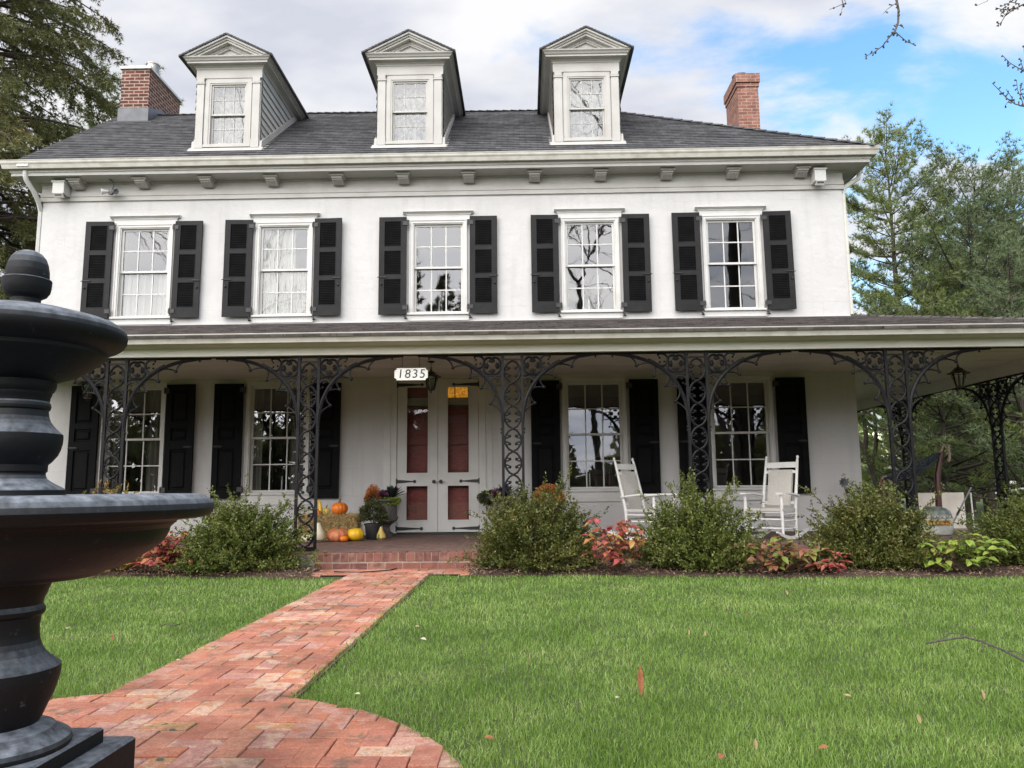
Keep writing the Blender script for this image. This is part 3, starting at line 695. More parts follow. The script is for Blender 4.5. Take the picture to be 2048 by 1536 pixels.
b.quad((HX1, HYB, 0), (HX0, HYB, 0), (HX0, HYB, 6.45), (HX1, HYB, 6.45))
b.poly([(HX0, 0, 6.45), (HX0, 2.72, 9.04), (HX0, HYB, 6.45)])
b.build('wall', 'stucco', house)
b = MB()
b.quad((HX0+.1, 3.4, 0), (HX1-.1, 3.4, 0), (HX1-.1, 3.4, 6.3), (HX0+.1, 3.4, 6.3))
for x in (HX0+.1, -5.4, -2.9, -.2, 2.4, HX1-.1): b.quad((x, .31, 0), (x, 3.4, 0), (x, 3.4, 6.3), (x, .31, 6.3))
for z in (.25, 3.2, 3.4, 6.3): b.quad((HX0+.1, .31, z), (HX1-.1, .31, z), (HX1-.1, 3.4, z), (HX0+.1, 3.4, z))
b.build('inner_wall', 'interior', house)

# cornice: frieze boards, soffit and crown swept round the corners
b = MB()
cprof = [(0, 6.12), (.035, 6.12), (.035, 6.19), (.022, 6.193), (.022, 6.20), (.035, 6.203), (.035, 6.275), (.022, 6.278), (.022, 6.42), (.05, 6.43), (.05, 6.452),
         (.345, 6.475), (.345, 6.462), (.362, 6.462), (.362, 6.512), (.378, 6.518), (.385, 6.545), (.40, 6.565), (.40, 6.60), (0, 6.60)]
b.sweep([(HX0, 1.0), (HX0, 0), (HX1, 0), (HX1, HYB)], cprof)
b.build('cornice', 'trim_grey', house)
b = MB()
gprof = [(.392, 6.57), (.43, 6.556), (.452, 6.562), (.458, 6.585), (.468, 6.625), (.484, 6.655), (.486, 6.69), (.492, 6.694), (.492, 6.706), (.478, 6.708), (.476, 6.66), (.40, 6.64)]
b.sweep([(HX0-.02, .72), (HX0-.02, 0), (HX1, 0), (HX1, HYB)], gprof)
b.build('gutter', 'gutter', house)
cb = None
for cx in [-7.848, -6.687, -5.537, -4.382, -3.222, -2.066, -0.922, 0.228, 1.382, 2.533, 3.681, 4.868]:
    if cb is None:
        b = MB()
        b.prism([(-.02, 6.46), (-.02, 6.335), (-.05, 6.325), (-.10, 6.33), (-.15, 6.36), (-.20, 6.385), (-.235, 6.395), (-.235, 6.462)], 'x', -.095, .095)
        for k in range(5):
            x = -.072+k*.036
            b.prism([(-.05, 6.328), (-.10, 6.318), (-.15, 6.346), (-.20, 6.371), (-.20, 6.39), (-.05, 6.40)], 'x', x-.011, x+.011)
        b.box(-.125, .125, -.265, -.02, 6.425, 6.4615)
        cb = b.build('corbel', 'trim_grey', house, loc=(cx, 0, 0))
    else:
        c = copy_tree(cb, house); c.location = (cx, 0, 0)

# main roof
def slope_mesh(name, mat, A0, A1, B0, B1, n, lift=.014, right=None):
    """stepped shingle courses between an eave line A0-A1 and a top line B0-B1"""
    b = MB(); A0, A1, B0, B1 = map(Vector, (A0, A1, B0, B1))
    nr = (A1-A0).cross(B0-A0).normalized()
    uvs = []
    H = ((B0-A0)-(A1-A0).normalized()*(B0-A0).dot((A1-A0).normalized())).length
    ex = (A1-A0).normalized(); rr = random.Random(4)
    for i in range(n):
        t0, t1 = i/n, (i+1)/n
        a, c = A0.lerp(B0, t0), A1.lerp(B1, t0); d, e = A0.lerp(B0, t1), A1.lerp(B1, t1)
        L = lift*rr.uniform(.8, 1.2)
        up = nr*L; q = [a+up, c+up, e+nr*.0005, d+nr*.0005]
        o = len(b.v); b._add(q, [(0, 1, 2, 3)]); b._add([a-nr*.02, c-nr*.02, c+up, a+up], [(0, 1, 2, 3)])
        uvs += [[((p-A0).dot(ex), H*t) for p, t in ((a, t0), (c, t0), (e, t1), (d, t1))], [((p-A0).dot(ex), H*t0) for p in (a, c, c, a)]]
    ob = b.build(name, mat, house)
    ul = ob.data.uv_layers[0].data
    for poly, us in zip(ob.data.polygons, uvs):
        for li, u in zip(poly.loop_indices, us): ul[li].uv = u
    return ob
EY, EZ = -.475, 6.695
RL, RR = Vector((-8.74, 2.74, 9.15)), Vector((1.7, 2.46, 8.94))
slope_mesh('roof', 'shingle', (-8.74, EY, EZ), (HX1+.475, EY, EZ), RL, RR, 28)
b = MB()
eR, eB = (HX1+.475, EY, EZ), (HX1+.475, 6.0, EZ)
b.quad(eR, eB, tuple(RR+Vector((0, .4, 0))), tuple(RR)); b.poly([eB, (-8.74, 6.0, EZ), tuple(RL), tuple(RR+Vector((0, .01, 0)))])
b.quad((-8.74, EY, EZ-.06), (HX1+.475, EY, EZ-.06), (HX1+.475, 6.0, EZ-.06), (-8.74, 6.0, EZ-.06))
b.build('roof', 'shingle', house)
b = MB()                                            # ridge and hip caps
def caps(p, q, n, w=.12):
    p, q = Vector(p), Vector(q); d = (q-p).normalized(); s = d.cross(Vector((0, 0, 1))).normalized()
    for i in range(n):
        a, c = p.lerp(q, i/n), p.lerp(q, (i+1.12)/n)
        for sg in (-1, 1):
            b._add([a+Vector((0, 0, .035)), a+s*sg*w-Vector((0, 0, w*.55-.03)), c+s*sg*w-Vector((0, 0, w*.55-.012)), c+Vector((0, 0, .018))], [(0, 1, 2, 3)])
caps(RL, RR, 60); caps((HX1+.44, EY+.02, EZ+.02), RR, 26)
b.build('ridge_cap', 'shingle', house)
b = MB()                                            # left rake board
b.prism([(EY, EZ-.10), (EY, EZ-.015), (2.74, 9.135), (2.74, 9.04)], 'x', -8.72, -8.52)
b.build('rake_board', 'trim', house)

# downspouts
b = MB()
def dspout(pts): b.tube(pts, [.042]*len(pts), 8)
dspout([(-8.62, -.375, 6.545), (-8.62, -.37, 6.46), (-8.61, -.34, 6.39), (-8.56, -.20, 6.24), (-8.545, -.08, 6.10), (-8.56, .03, 5.95), (-8.56, .03, 3.9)])
b.build('downspout', 'trim', house); b = MB()
dspout([(5.98, .10, 6.58), (5.98, .12, 6.44), (5.96, .12, 6.37), (5.90, .12, 6.33), (5.70, .10, 6.20), (5.655, .08, 6.12), (5.65, .08, 6.0), (5.65, .08, 3.9)])
b.build('downspout', 'cream', house)

# chimneys
def chimney(x0, x1, y0, y1, z0, z1, mat, corbelled):
    b = MB(); b.box(x0, x1, y0, y1, z0, z1)
    if corbelled:
        for z, o in ((z1-.30, .018), (z1-.20, .04)): b.box(x0-o, x1+o, y0-o, y1+o, z, z+.078+(.0 if o < .03 else .12))
        b.box(x0-.012, x1+.012, y0-.012, y1+.012, z1-.008, z1+.01)
    return b.build('chimney', mat, house)
c1 = chimney(-8.47, -7.88, 2.22, 3.66, 8.4, 9.92, 'brick_red', False)
b = MB(); b.bbox(-8.51, -7.84, 2.18, 3.70, 9.921, 9.985, .01); b.build('chimney_cap', 'trim', c1)
b = MB(); b.prism([(2.19, 8.60), (2.19, 9.03), (2.60, 9.20), (2.74, 9.27), (3.2, 9.27), (3.5, 8.8), (2.7, 8.9)], 'x', -8.50, -7.85)
b.prism([(1.95, 8.50), (2.16, 8.72), (2.19, 8.72), (2.19, 8.55)], 'x', -8.56, -7.76)
b.build('flashing', 'lead', c1)
b = MB(); b.lathe([(.13, 9.98), (.135, 10.0), (.13, 10.02), (.13, 10.22), (.145, 10.225), (.145, 10.245), (.128, 10.25), (.11, 10.24), (.11, 10.02)], 20, (-8.02, 2.62, 0)); b.build('flue', 'steel', c1)
c2 = chimney(4.745, 5.195, 2.9, 3.84, 7.0, 9.94, 'brick_pink', True)
b = MB(); b.lathe([(.12, 9.94), (.12, 10.02), (.17, 10.03), (.17, 10.06), (.10, 10.10), (0, 10.11)], 18, (4.90, 3.2, 0)); b.build('chimney_cap', 'lead', c2)

# dormers
def sash(b, x0, x1, z0, z1, y, cols, rows, stile=.045, mun=.018, dep=.03):
    b.box(x0, x0+stile, y, y+dep, z0, z1); b.box(x1-stile, x1, y, y+dep, z0, z1)
    b.box(x0+stile, x1-stile, y, y+dep, z1-stile, z1); b.box(x0+stile, x1-stile, y, y+dep, z0, z0+stile)
    gx0, gx1, gz0, gz1 = x0+stile, x1-stile, z0+stile, z1-stile
    for i in range(1, cols):
        x = gx0+(gx1-gx0)*i/cols; b.box(x-mun/2, x+mun/2, y+.004, y+dep-.006, gz0, gz1)
    for j in range(1, rows):
        z = gz0+(gz1-gz0)*j/rows; b.box(gx0, gx1, y+.0062, y+dep-.008, z-mun/2, z+mun/2)
    return (gx0, gx1, gz0, gz1)
def pane(parent, rects, mat='glass'):
    b = MB()
    for (x0, x1, z0, z1, y) in rects: b.quad((x0, y, z0), (x1, y, z0), (x1, y, z1), (x0, y, z1))
    return b.build('pane', mat, parent)
def make_dormer():
    b = MB(); z0, zt = 7.04, 8.62; h = .585
    # face: board wall with opening, pilasters, entablature
    ox, oz0, oz1 = .36, 7.14, 8.33
    for (x0, x1, za, zb) in ((-h, -ox, z0, 8.41), (ox, h, z0, 8.41), (-ox, ox, z0, oz0), (-ox, ox, oz1, 8.41)): b.box(x0, x1, 0.0, .10, za, zb)
    b.box(-h-.012, h+.012, -.012, .10, 8.41, 8.60)
    for s in (-1, 1):
        x = s*.505
        b.bbox(x-.066, x+.066, -.035, 0.0, 7.235, 8.29); b.bbox(x-.074, x+.074, -.045, 0.0, 7.07, 7.233, .003)
        for za, zb, o in ((8.29, 8.315, .078), (8.318, 8.385, .066), (8.385, 8.41, .082)): b.box(x-o, x+o, -.05, 0.0, za, zb)
    # cheeks
    for s in (-1, 1):
        x0, x1 = sorted((s*h, s*(h-.06)))
        b.prism([(0.10, 7.05), (.10, zt), (2.1, zt), (2.1, 8.56)], 'x', x0, x1)
    root = b.build('dormer', 'trim_grey', house)
    for s in (-1, 1):                                # clapboards
        b = MB()
        for k in range(10):
            za = 7.10+k*.145; zb = za+.15
            ya = max(.02, (za+.10-7.055)/.757); yb = max(.02, (zb+.10-7.055)/.757)
            if zb > 8.62: zb = 8.62
            o, i = s*(h+.030), s*(h+.004)
            q = [(o, .02, za), (o, ya+.02, za), (i, yb, zb), (i, .02, zb)]
            b._add(q, [(0, 1, 2, 3)] if s > 0 else [(3, 2, 1, 0)])
            b._add([(i, .02, za), (i, ya+.02, za), (o, ya+.02, za), (o, .02, za)], [(0, 1, 2, 3)])
        b.build('siding', 'trim_grey', root)
    b = MB()                                         # flashing boards along the roof, apron in front
    for s in (-1, 1):
        x0, x1 = sorted((s*(h+.001), s*(h+.046)))
        b.prism([(-.04, 7.02), (-.01, 7.20), (1.98, 8.70), (2.10, 8.61)], 'x', x0, x1)
        b.prism([(-.10, 6.96), (-.06, 7.02), (2.05, 8.61), (2.09, 8.55)], 'x', *sorted((s*(h+.03), s*(h+.10))))
    b.prism([(-.13, 6.965), (-.10, 7.0), (-.03, 7.075), (0, 7.08), (0, 7.0)], 'x', -h-.08, h+.08)
    b.build('flashing', 'trim_grey', root)
    b = MB()                                         # crown moulding round three sides
    b.sweep([(-h, 2.3), (-h, 0), (h, 0), (h, 2.3)], [(0, 8.57), (.022, 8.575), (.03, 8.60), (.055, 8.615), (.055, 8.63), (.125, 8.645), (.125, 8.635), (.14, 8.635), (.14, 8.665), (.16, 8.675), (.175, 8.70), (.20, 8.72), (.205, 8.74), (0, 8.76)])
    # raking cornice (bands stepping back) and tympanum
    ez, az, ew = 8.735, 9.135, .80
    def rake(d0, d1, y0, y1):
        sl = (az-ez)/ew; c = math.sqrt(1+sl*sl)
        def pts(d):
            a = az-d*c; xb = (a-8.742)/sl
            return a, xb
        a0, x0 = pts(d0); a1, x1 = pts(d1)
        for s in (-1, 1):
            b.prism([(0, a0), (s*x0, 8.742), (s*x1, 8.742), (0, a1)], 'y', y0, y1)
    rake(.012, .045, -.222, .1); rake(.0451, .075, -.190, .1); rake(.0752, .11, -.165, .1); rake(.1101, .15, -.085, .1); rake(.151, .175, -.07, .1)
    b.poly([(-.72, -.03, 8.742), (.72, -.03, 8.742), (0, -.03, 9.10)])
    b.build('pediment', 'trim_grey', root)
    b = MB()
    sl = (az-ez)/ew
    for s in (-1, 1):
        n = 14
        for k in range(n):
            y0, y1 = -.245, 2.75
            xa, xb = s*(ew+.04)*(1-k/n), s*(ew+.04)*(1-(k+1)/n)
            za, zb = 9.15-sl*abs(xa), 9.15-sl*abs(xb)
            q = [(xa, y0, za+.012), (xa, y1, za+.012), (xb, y1, zb+.002), (xb, y0, zb+.002)]
            b._add(q, [(0, 1, 2, 3)] if s > 0 else [(3, 2, 1, 0)])
            b.quad((xa, y0, za-.024), (xa, y0, za+.012), (xb, y0, zb+.002), (xb, y0, zb-.024))
        b.quad((s*(ew+.04), y0, 8.70), (s*(ew+.04), y1, 8.70), (s*(ew+.04), y1, 8.742), (s*(ew+.04), y0, 8.742))
        b.quad((s*(ew+.04), y0, 8.706), (s*(ew+.04), y1, 8.706), (0, y1, 9.126), (0, y0, 9.126))
    b.build('roof', 'shingle', root)
    b = MB()                                         # window casing and sashes
    b.box(-.42, -.345, -.022, .0, 7.10, 8.37); b.box(.345, .42, -.022, .0, 7.10, 8.37)
    b.box(-.345, .345, -.022, .0, 8.31, 8.37); b.box(-.425, .425, -.045, .0, 7.085, 7.135)
    b.box(-.345, -.315, -.012, .06, 7.135, 8.31); b.box(.315, .345, -.012, .06, 7.135, 8.31); b.box(-.315, .315, -.012, .06, 8.285, 8.31); b.box(-.315, .315, -.012, .06, 7.135, 7.155)
    g1 = sash(b, -.315, .315, 7.70, 8.285, .012, 3, 2, .032, .012); g2 = sash(b, -.315, .315, 7.156, 7.745, .046, 3, 2, .036, .012)
    b.build('window_frame', 'trim_grey', root)
    pane(root, [(*g1, .026), (*g2, .06)])
    b = MB()                                         # lace sheers a little way behind the glass
    n = 40
    for i in range(n):
        x0, x1 = -.34+.68*i/n, -.34+.68*(i+1)/n
        f = lambda x: .22+.012*math.sin(x*60)
        b.quad((x0, f(x0), 7.13), (x1, f(x1), 7.13), (x1, f(x1), 8.32), (x0, f(x0), 8.32))
    b.build('curtain', 'lace', root)
    return root
dm = make_dormer(); dm.location = (-5.265, 0, 0)
for x in (-1.985, 1.185):
    c = copy_tree(dm, house); c.location = (x, 0, 0)

# windows ------------------------------------------------------------
def make_window(z0, z1, zm, hw, head0, head1, apron0, upper):
    """double-hung sash window centred on x=0: glass z0..z1, meeting rail zm, glass half-width hw"""
    b = MB(); c = hw+.085
    ct = head0
    b.box(-c, -hw-.03, -.028, 0.0, z0-.05, ct); b.box(hw+.03, c, -.028, 0.0, z0-.05, ct); b.box(-hw-.03, hw+.03, -.028, 0.0, z1+.03, ct)
    b.box(-c-.004, -c+.012, -.040, 0.0, z0-.05, ct+.006); b.box(c-.012, c+.004, -.040, 0.0, z0-.05, ct+.006); b.box(-c+.012, c-.012, -.040, 0.0, ct-.012, ct+.006)
    for s in (-1, 1): b.box(*sorted((s*(hw+.031), s*(hw+.012))), -.012, .14, z0-.05, z1+.03)
    b.box(-hw-.012, hw+.012, -.012, .14, z1+.012, z1+.03)
    w = b.build('window', 'trim', house)
    b = MB(); g1 = sash(b, -hw-.012, hw+.012, zm-.018, z1+.012, .03, 3, 2, .036, .02); b.build('sash', 'trim', w)
    b = MB(); g2 = sash(b, -hw-.012, hw+.012, z0-.05, zm+.02, .066, 3, 2, .036, .02); b.build('sash', 'trim', w)
    pane(w, [(*g1, .045), (*g2, .081)], 'glass' if upper else 'glass_low')
    b = MB(); b.prism([(-.05, z0-.055), (-.06, z0-.075), (-.06, z0-.092), (0.02, z0-.092), (.05, z0-.05)], 'x', -c-.03, c+.03)
    b.box(-c-.035, c+.035, -.022, 0.0, apron0, z0-.093); b.box(-c-.04, c+.04, -.034, 0.0, apron0-.012, apron0+.004)
    b.build('sill', 'trim', w)
    b = MB()
    if upper:
        b.box(-c-.06, c+.06, -.022, 0.0, ct+.007, head1-.055); b.box(-c-.075, c+.075, -.034, 0.0, head1-.055, head1-.04)
        b.prism([(-.034, head1-.04), (-.07, head1-.012), (-.085, head1-.01), (-.085, head1), (0.0, head1+.012), (0, head1-.04)], 'x', -c-.12, c+.12)
    else:
        b.box(-c-.06, c+.06, -.018, 0.0, ct+.007, head1-.02); b.prism([(-.018, head1-.02), (-.04, head1-.005), (-.04, head1+.006), (0, head1+.012), (0, head1-.02)], 'x', -c-.10, c+.10)
    b.build('header', 'trim', w)
    return w
wu = make_window(4.068, 5.59, 4.827, .413, 5.673, 5.822, 3.885, True); wu.location = (WC[0], 0, 0)
for c in WC[1:]:
    k = copy_tree(wu, house); k.location = (c, 0, 0)
wl = make_window(1.02, 2.755, 1.885, .455, 2.84, 2.99, .775, False); wl.location = (LC[0], 0, 0)
for c in LC[1:]:
    k = copy_tree(wl, house); k.location = (c, 0, 0)

# shutters -------------------------------------------------------------
def make_louvred():
    """local: x 0 (hinge side) .. .478, y outwards is negative, z 0..1.735"""
    b = MB(); w, h, t = .478, 1.735, .036
    st = .09; zs = [(0, .19), (.62, .71), (1.125, 1.215), (1.655, h)]
    b.box(0, st, -t, 0, 0, h); b.box(w-st, w, -t, 0, 0, h)
    for a, c in zs: b.box(st, w-st, -t+.001, -.001, a, c)
    for k in range(3):
        z0, z1 = zs[k][1], zs[k+1][0]; n = 14; p = (z1-z0)/n
        for i in range(n):
            z = z0+p*i
            b.prism([(-t+.003, z+p-.004), (-t+.007, z+p), (-.004, z+.004), (-.008, z-.001)], 'x', st, w-st)
        b.box(st-.002, w-st+.002, -.0035, -.0015, z0-.002, z1+.002)
        b.box(st, st+.008, -t-.003, -t, z0, z1); b.box(w-st-.008, w-st, -t-.003, -t, z0, z1)
        b.box(st, w-st, -t-.003, -t, z0-.008, z0); b.box(st, w-st, -t-.003, -t, z1, z1+.008)
    s = b.build('shutter', 'shutter', house)
    for z in (.115, 1.62):
        b = MB(); b.box(-.045, .06, -t-.012, -t-.0005, z-.035, z+.035); b.tube([(-.022, -t-.008, z-.05), (-.022, -t-.008, z+.05)], .014, 8); b.build('hinge', 'black', s)
    b = MB(); b.tube([(w-.14, -t-.01, .655), (w+.02, -t-.01, .655)], .008, 6); b.box(w-.13, w-.02, -t-.012, -t-.0005, .645, .667); b.build('bolt', 'black', s); b = MB()
    b.tube([(w-.045, -t-.002, .53), (w-.045, -t-.022, .53), (w-.045, -t-.022, .555)], .009, 6); b.ball((w-.045, -t-.012, .53), .018, 6)
    b.build('ring', 'black', s)
    return s
def make_panelled():
    b = MB(); w, h, t = .485, 1.935, .04; st = .095
    zs = [(0, .15), (.83, .98), (1.19, 1.29), (1.83, h)]
    b.box(0, st, -t, 0, 0, h); b.box(w-st, w, -t, 0, 0, h)
    for a, c in zs: b.box(st, w-st, -t+.001, -.001, a, c)
    for k in range(3):
        z0, z1 = zs[k][1], zs[k+1][0]; x0, x1 = st, w-st
        o = [(x0, -t+.006, z0), (x1, -t+.006, z0), (x1, -t+.006, z1), (x0, -t+.006, z1)]
        def ins(d, y): return [(x0+d, y, z0+d), (x1-d, y, z0+d), (x1-d, y, z1-d), (x0+d, y, z1-d)]
        rings = [o, ins(.012, -t+.022), ins(.03, -t+.022), ins(.055, -t+.006)]
        vs = sum(rings, [])
        fs = [(4*r+i, 4*r+(i+1) % 4, 4*r+4+(i+1) % 4, 4*r+4+i) for r in range(3) for i in range(4)]+[(12, 13, 14, 15)]
        b._add(vs, fs)
        b.box(x0, x1, -.01, -.004, z0, z1)
    s = b.build('shutter', 'shutter_shaded', house)
    for z in (.15, 1.83):
        b = MB(); b.box(-.05, .05, -t-.012, -t-.0005, z-.04, z+.04); b.tube([(-.03, -t-.006, z-.055), (-.03, -t-.006, z+.055)], .014, 8); b.build('hinge', 'black', s)
    b = MB(); b.tube([(w-.17, -t-.012, .87), (w-.005, -t-.012, .87)], .009, 6); b.box(w-.15, w-.03, -t-.012, -t-.0005, .855, .885); b.build('bolt', 'black', s)
    return s
def mirror_x(o):
    """mirrored copy (own meshes, faces flipped)"""
    c = o.copy(); c.data = o.data.copy(); COL.objects.link(c)
    c.data.transform(Matrix.Scale(-1, 4, (1, 0, 0))); c.data.flip_normals()
    for ch in list(o.children):
        k = ch.copy(); k.data = ch.data.copy(); k.data.transform(Matrix.Scale(-1, 4, (1, 0, 0))); k.data.flip_normals(); COL.objects.link(k); k.parent = c
    return c
rs = random.Random(9)
for maker, axes, half, z0 in ((make_louvred, WC, .548, 3.978), (make_panelled, LC, .585, .873)):
    right = maker(); left = mirror_x(right); left.parent = house
    for i, c in enumerate(axes):
        for s, proto in ((1, right), (-1, left)):
            o = proto if i == 0 else copy_tree(proto, house)
            o.location = (c+s*half, -.045+rs.uniform(-.006, .006), z0+rs.uniform(-.008, .008))
            o.rotation_euler = (rs.uniform(-.004, .004), rs.uniform(-.006, .006), -s*rs.uniform(.0, .05))
# shutter dogs under the upper windows
b = MB()
for c in WC:
    for s in (-1, 1):
        x = c+s*.56
        b.tube([(x-.03, -.06, 3.955), (x, -.075, 3.94), (x+.01, -.06, 3.91), (x+.03, -.05, 3.905)], .011, 6); b.tube([(x, 0, 3.925), (x, -.08, 3.925)], .010, 6); b.ball((x, -.075, 3.915), .02, 6)
b.build('shutter_catch', 'black', house)

# things glimpsed behind the glass: curtains
def curtain(c, z0, z1, x0, x1, mat='curtain', y=.15, fold=70):
    b = MB(); n = 46
    for i in range(n):
        xa, xb = x0+(x1-x0)*i/n, x0+(x1-x0)*(i+1)/n
        f = lambda x: y+.022*math.sin(x*fold)+.01*math.sin(x*fold*.37+1)
        b._add([(c+xa, f(xa), z0), (c+xb, f(xb), z0), (c+xb, f(xb), z1), (c+xa, f(xa), z1)], [(0, 1, 2, 3)], 0, True)
    b.build('curtain', mat, house)
curtain(WC[0], 3.95, 4.80, -.5, .5); curtain(WC[0], 3.95, 5.7, .30, .52)
curtain(WC[1], 3.95, 4.86, -.5, .5); curtain(WC[1], 3.95, 5.7, -.52, .16)
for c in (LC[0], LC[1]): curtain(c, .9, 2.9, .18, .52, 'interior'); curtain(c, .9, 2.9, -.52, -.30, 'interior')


# ------------------------------------------------------------------ front doors
b = MB()
b.box(DX0-.10, DX0, -.03, .0, FLZ, DZ1+.10); b.box(DX1, DX1+.10, -.03, .0, FLZ, DZ1+.10); b.box(DX0, DX1, -.03, .0, DZ1, DZ1+.10)
b.box(DX0-.12, DX1+.12, -.05, .0, DZ1+.101, DZ1+.13); b.box(DX0-.115, DX0-.10, -.042, .0, FLZ, DZ1+.10); b.box(DX1+.10, DX1+.115, -.042, 0.0, FLZ, DZ1+.10)
b.box(DX0-.22, DX0-.116, -.016, 0.0, FLZ, DZ1+.22); b.box(DX1+.116, DX1+.22, -.016, 0.0, FLZ, DZ1+.22); b.box(DX0-.22, DX1+.22, -.016, 0.0, DZ1+.131, DZ1+.22)
b.build('door_frame', 'trim', house)
b = MB(); b.box(DX0-.02, DX1+.02, -.10, .30, FLZ-.05, FLZ+.026); b.build('threshold', 'black', house)
mid = (DX0+DX1)/2
def leaf(x0, x1, hinge_left):
    b = MB(); w = x1-x0; st = .155
    zs = [(FLZ+.04, .475), (1.06, 1.255), (2.725, DZ1-.006)]
    y0, y1 = -.012, .03
    b.box(x0, x0+st, y0, y1, FLZ+.04, DZ1-.006); b.box(x1-st, x1, y0, y1, FLZ+.04, DZ1-.006)
    for a, c in zs: b.box(x0+st, x1-st, y0+.001, y1-.001, a, c)
    for a, c in ((.475, 1.06), (1.255, 2.725)):
        for (xa, xb, za, zb) in ((x0+st-.012, x0+st+.012, a-.012, c+.012), (x1-st-.012, x1-st+.012, a-.012, c+.012), (x0+st+.012, x1-st-.012, a-.012, a+.012), (x0+st+.012, x1-st-.012, c-.012, c+.012)):
            b.box(xa, xb, y0-.012, y0-.0005, za, zb)
    d = b.build('door', 'trim', house)
    pane(d, [(x0+st, x1-st, .475, 1.06, .01), (x0+st, x1-st, 1.255, 2.725, .01)], 'glass_door')
    b = MB(); kx = x1-.055 if hinge_left else x0+.055
    b.lathe([(.0, 0), (.022, .002), (.022, .01), (.011, .014), (.011, .04), (.026, .05), (.032, .065), (.026, .08), (0, .086)], 16); 
    k = b.build('door_knob', 'black', d, loc=(kx, y0, 1.12), rot=(R(90), 0, 0))
    for z in (FLZ+.10, 1.125, DZ1-.10):
        b = MB(); L = .42 if z != 1.125 else .30; s = 1 if hinge_left else -1; xh = x0 if hinge_left else x1
        xs_ = [xh+s*t*L for t in (0, .3, .8, 1)]; hh = [.03, .026, .012, .010]
        for i in range(3):
            a, c = xs_[i], xs_[i+1]
            q = [(a, y0-.007, z-hh[i]), (c, y0-.007, z-hh[i+1]), (c, y0-.007, z+hh[i+1]), (a, y0-.007, z+hh[i])]
            b._add(q, [(0, 1, 2, 3)]); b._add([(p[0], y0-.0005, p[2]) for p in q]+q, [(0, 1, 5, 4), (3, 2, 6, 7)])
        b.lathe([(0, 0), (.028, 0), (.028, .008), (0, .012)], 14, (0, 0, 0)); 
        n = len(b.v)
        for i in range(n-14*4, n):
            px, py, pz = b.v[i]; b.v[i] = (xh+s*L+px, y0-.0005-pz, z+py)
        b.tube([(xh-s*.004, y0-.012, z-.05), (xh-s*.004, y0-.012, z+.05)], .012, 8)
        b.build('hinge', 'black', d)
    return d
leaf(DX0+.006, mid-.003, True); leaf(mid+.003, DX1-.006, False)
# the old red doors, transom bar and leaded transom behind the glazed pair
b = MB(); yb = .17
b.box(DX0, DX1, yb+.05, yb+.09, FLZ, 2.40)
for x0, x1 in ((DX0+.05, mid-.02), (mid+.02, DX1-.05)):
    for z0, z1 in ((.40, 1.10), (1.25, 1.75), (1.85, 2.32)):
        b.box(x0, x0+.10, yb, yb+.05, z0, z1); b.box(x1-.10, x1, yb, yb+.05, z0, z1); b.box(x0+.16, x1-.16, yb+.02, yb+.0495, z0+.06, z1-.06)
    for z0, z1 in ((FLZ, .40), (1.10, 1.25), (1.75, 1.85), (2.32, 2.40)): b.box(x0, x1, yb+.001, yb+.0495, z0, z1)
b.build('inner_door', 'red_door', house)
b = MB(); b.box(DX0, DX1, yb-.03, yb+.09, 2.42, 2.55); b.box(DX0, DX1, yb-.05, yb+.07, 2.47, 2.50); b.build('transom_bar', 'trim', house)
b = MB(); b.quad((mid, yb+.03, 2.56), (DX1, yb+.03, 2.56), (DX1, yb+.03, 2.80), (mid, yb+.03, 2.80))
tr = b.build('transom_window', 'amber', house); tr['label'] = 'lit amber leaded transom pane'
b = MB(); b.quad((DX0, yb+.03, 2.56), (mid, yb+.03, 2.56), (mid, yb+.03, 2.80), (DX0, yb+.03, 2.80)); b.build('transom_window', 'red_door', house)
b = MB()
for x in (mid+.27, mid+.50): b.box(x-.008, x+.008, yb+.012, yb+.029, 2.56, 2.8)
b.box(DX0, DX1, yb+.0, yb+.06, 2.80, DZ1+.02); b.build('leading', 'black', tr)
# bell push plates to the right of the door
b = MB(); b.box(-.735, -.70, -.050, -.0505+.02, 1.50, 1.60); b.box(-.73, -.705, -.050, -.03, 1.44, 1.47); b.build('door_bell', 'trim', house)

# ------------------------------------------------------------------ porch
PYC = -3.30                        # column line
PSX = 7.80                         # side column line
BZ0, BZ1 = 2.705, 2.90
WZ = 3.85
b = MB()
b.prism([(HX0-.1, -3.66), (8.15, -3.66), (8.15, 9.0), (HX1, 9.0), (HX1, 0), (HX0-.1, 0)], 'z', 0.0, FLZ)
b.build('porch_floor', 'brick_floor', house)
b = MB(); m_ = MB(); x = HX0-.1
rg = random.Random(8)
while x < 8.15:                     # rowlock nosing and the course below it
    dz = rg.gauss(0, .0025); dy = max(-.004, min(.002, rg.gauss(0, .002)))
    b.bbox(x+.006, x+.0925, -3.70+dy, -3.50, .154, FLZ+.006+dz, .004); x += .0985
x = -2.50
while x < -.35:
    dy = max(-.004, min(.002, rg.gauss(0, .002))); b.bbox(x+.006, x+.202, -3.735+dy, -3.60, .064, .137+rg.gauss(0, .002), .004); x += .2085
b.build('porch_edge', 'edge_brick', house)
m_.box(HX0-.1, 8.15, -3.694, -3.661, 0.0, FLZ+.003); m_.box(-2.52, -.33, -3.729, -3.695, .0, .1465); m_.build('porch_edge', 'mortar', house)
b = MB(); b.bbox(-3.05, -2.52, -3.735, -3.66, .02, .235, .01); b.bbox(-3.40, -3.055, -3.73, -3.66, .02, .232, .01); b.build('plinth', 'stone', house)

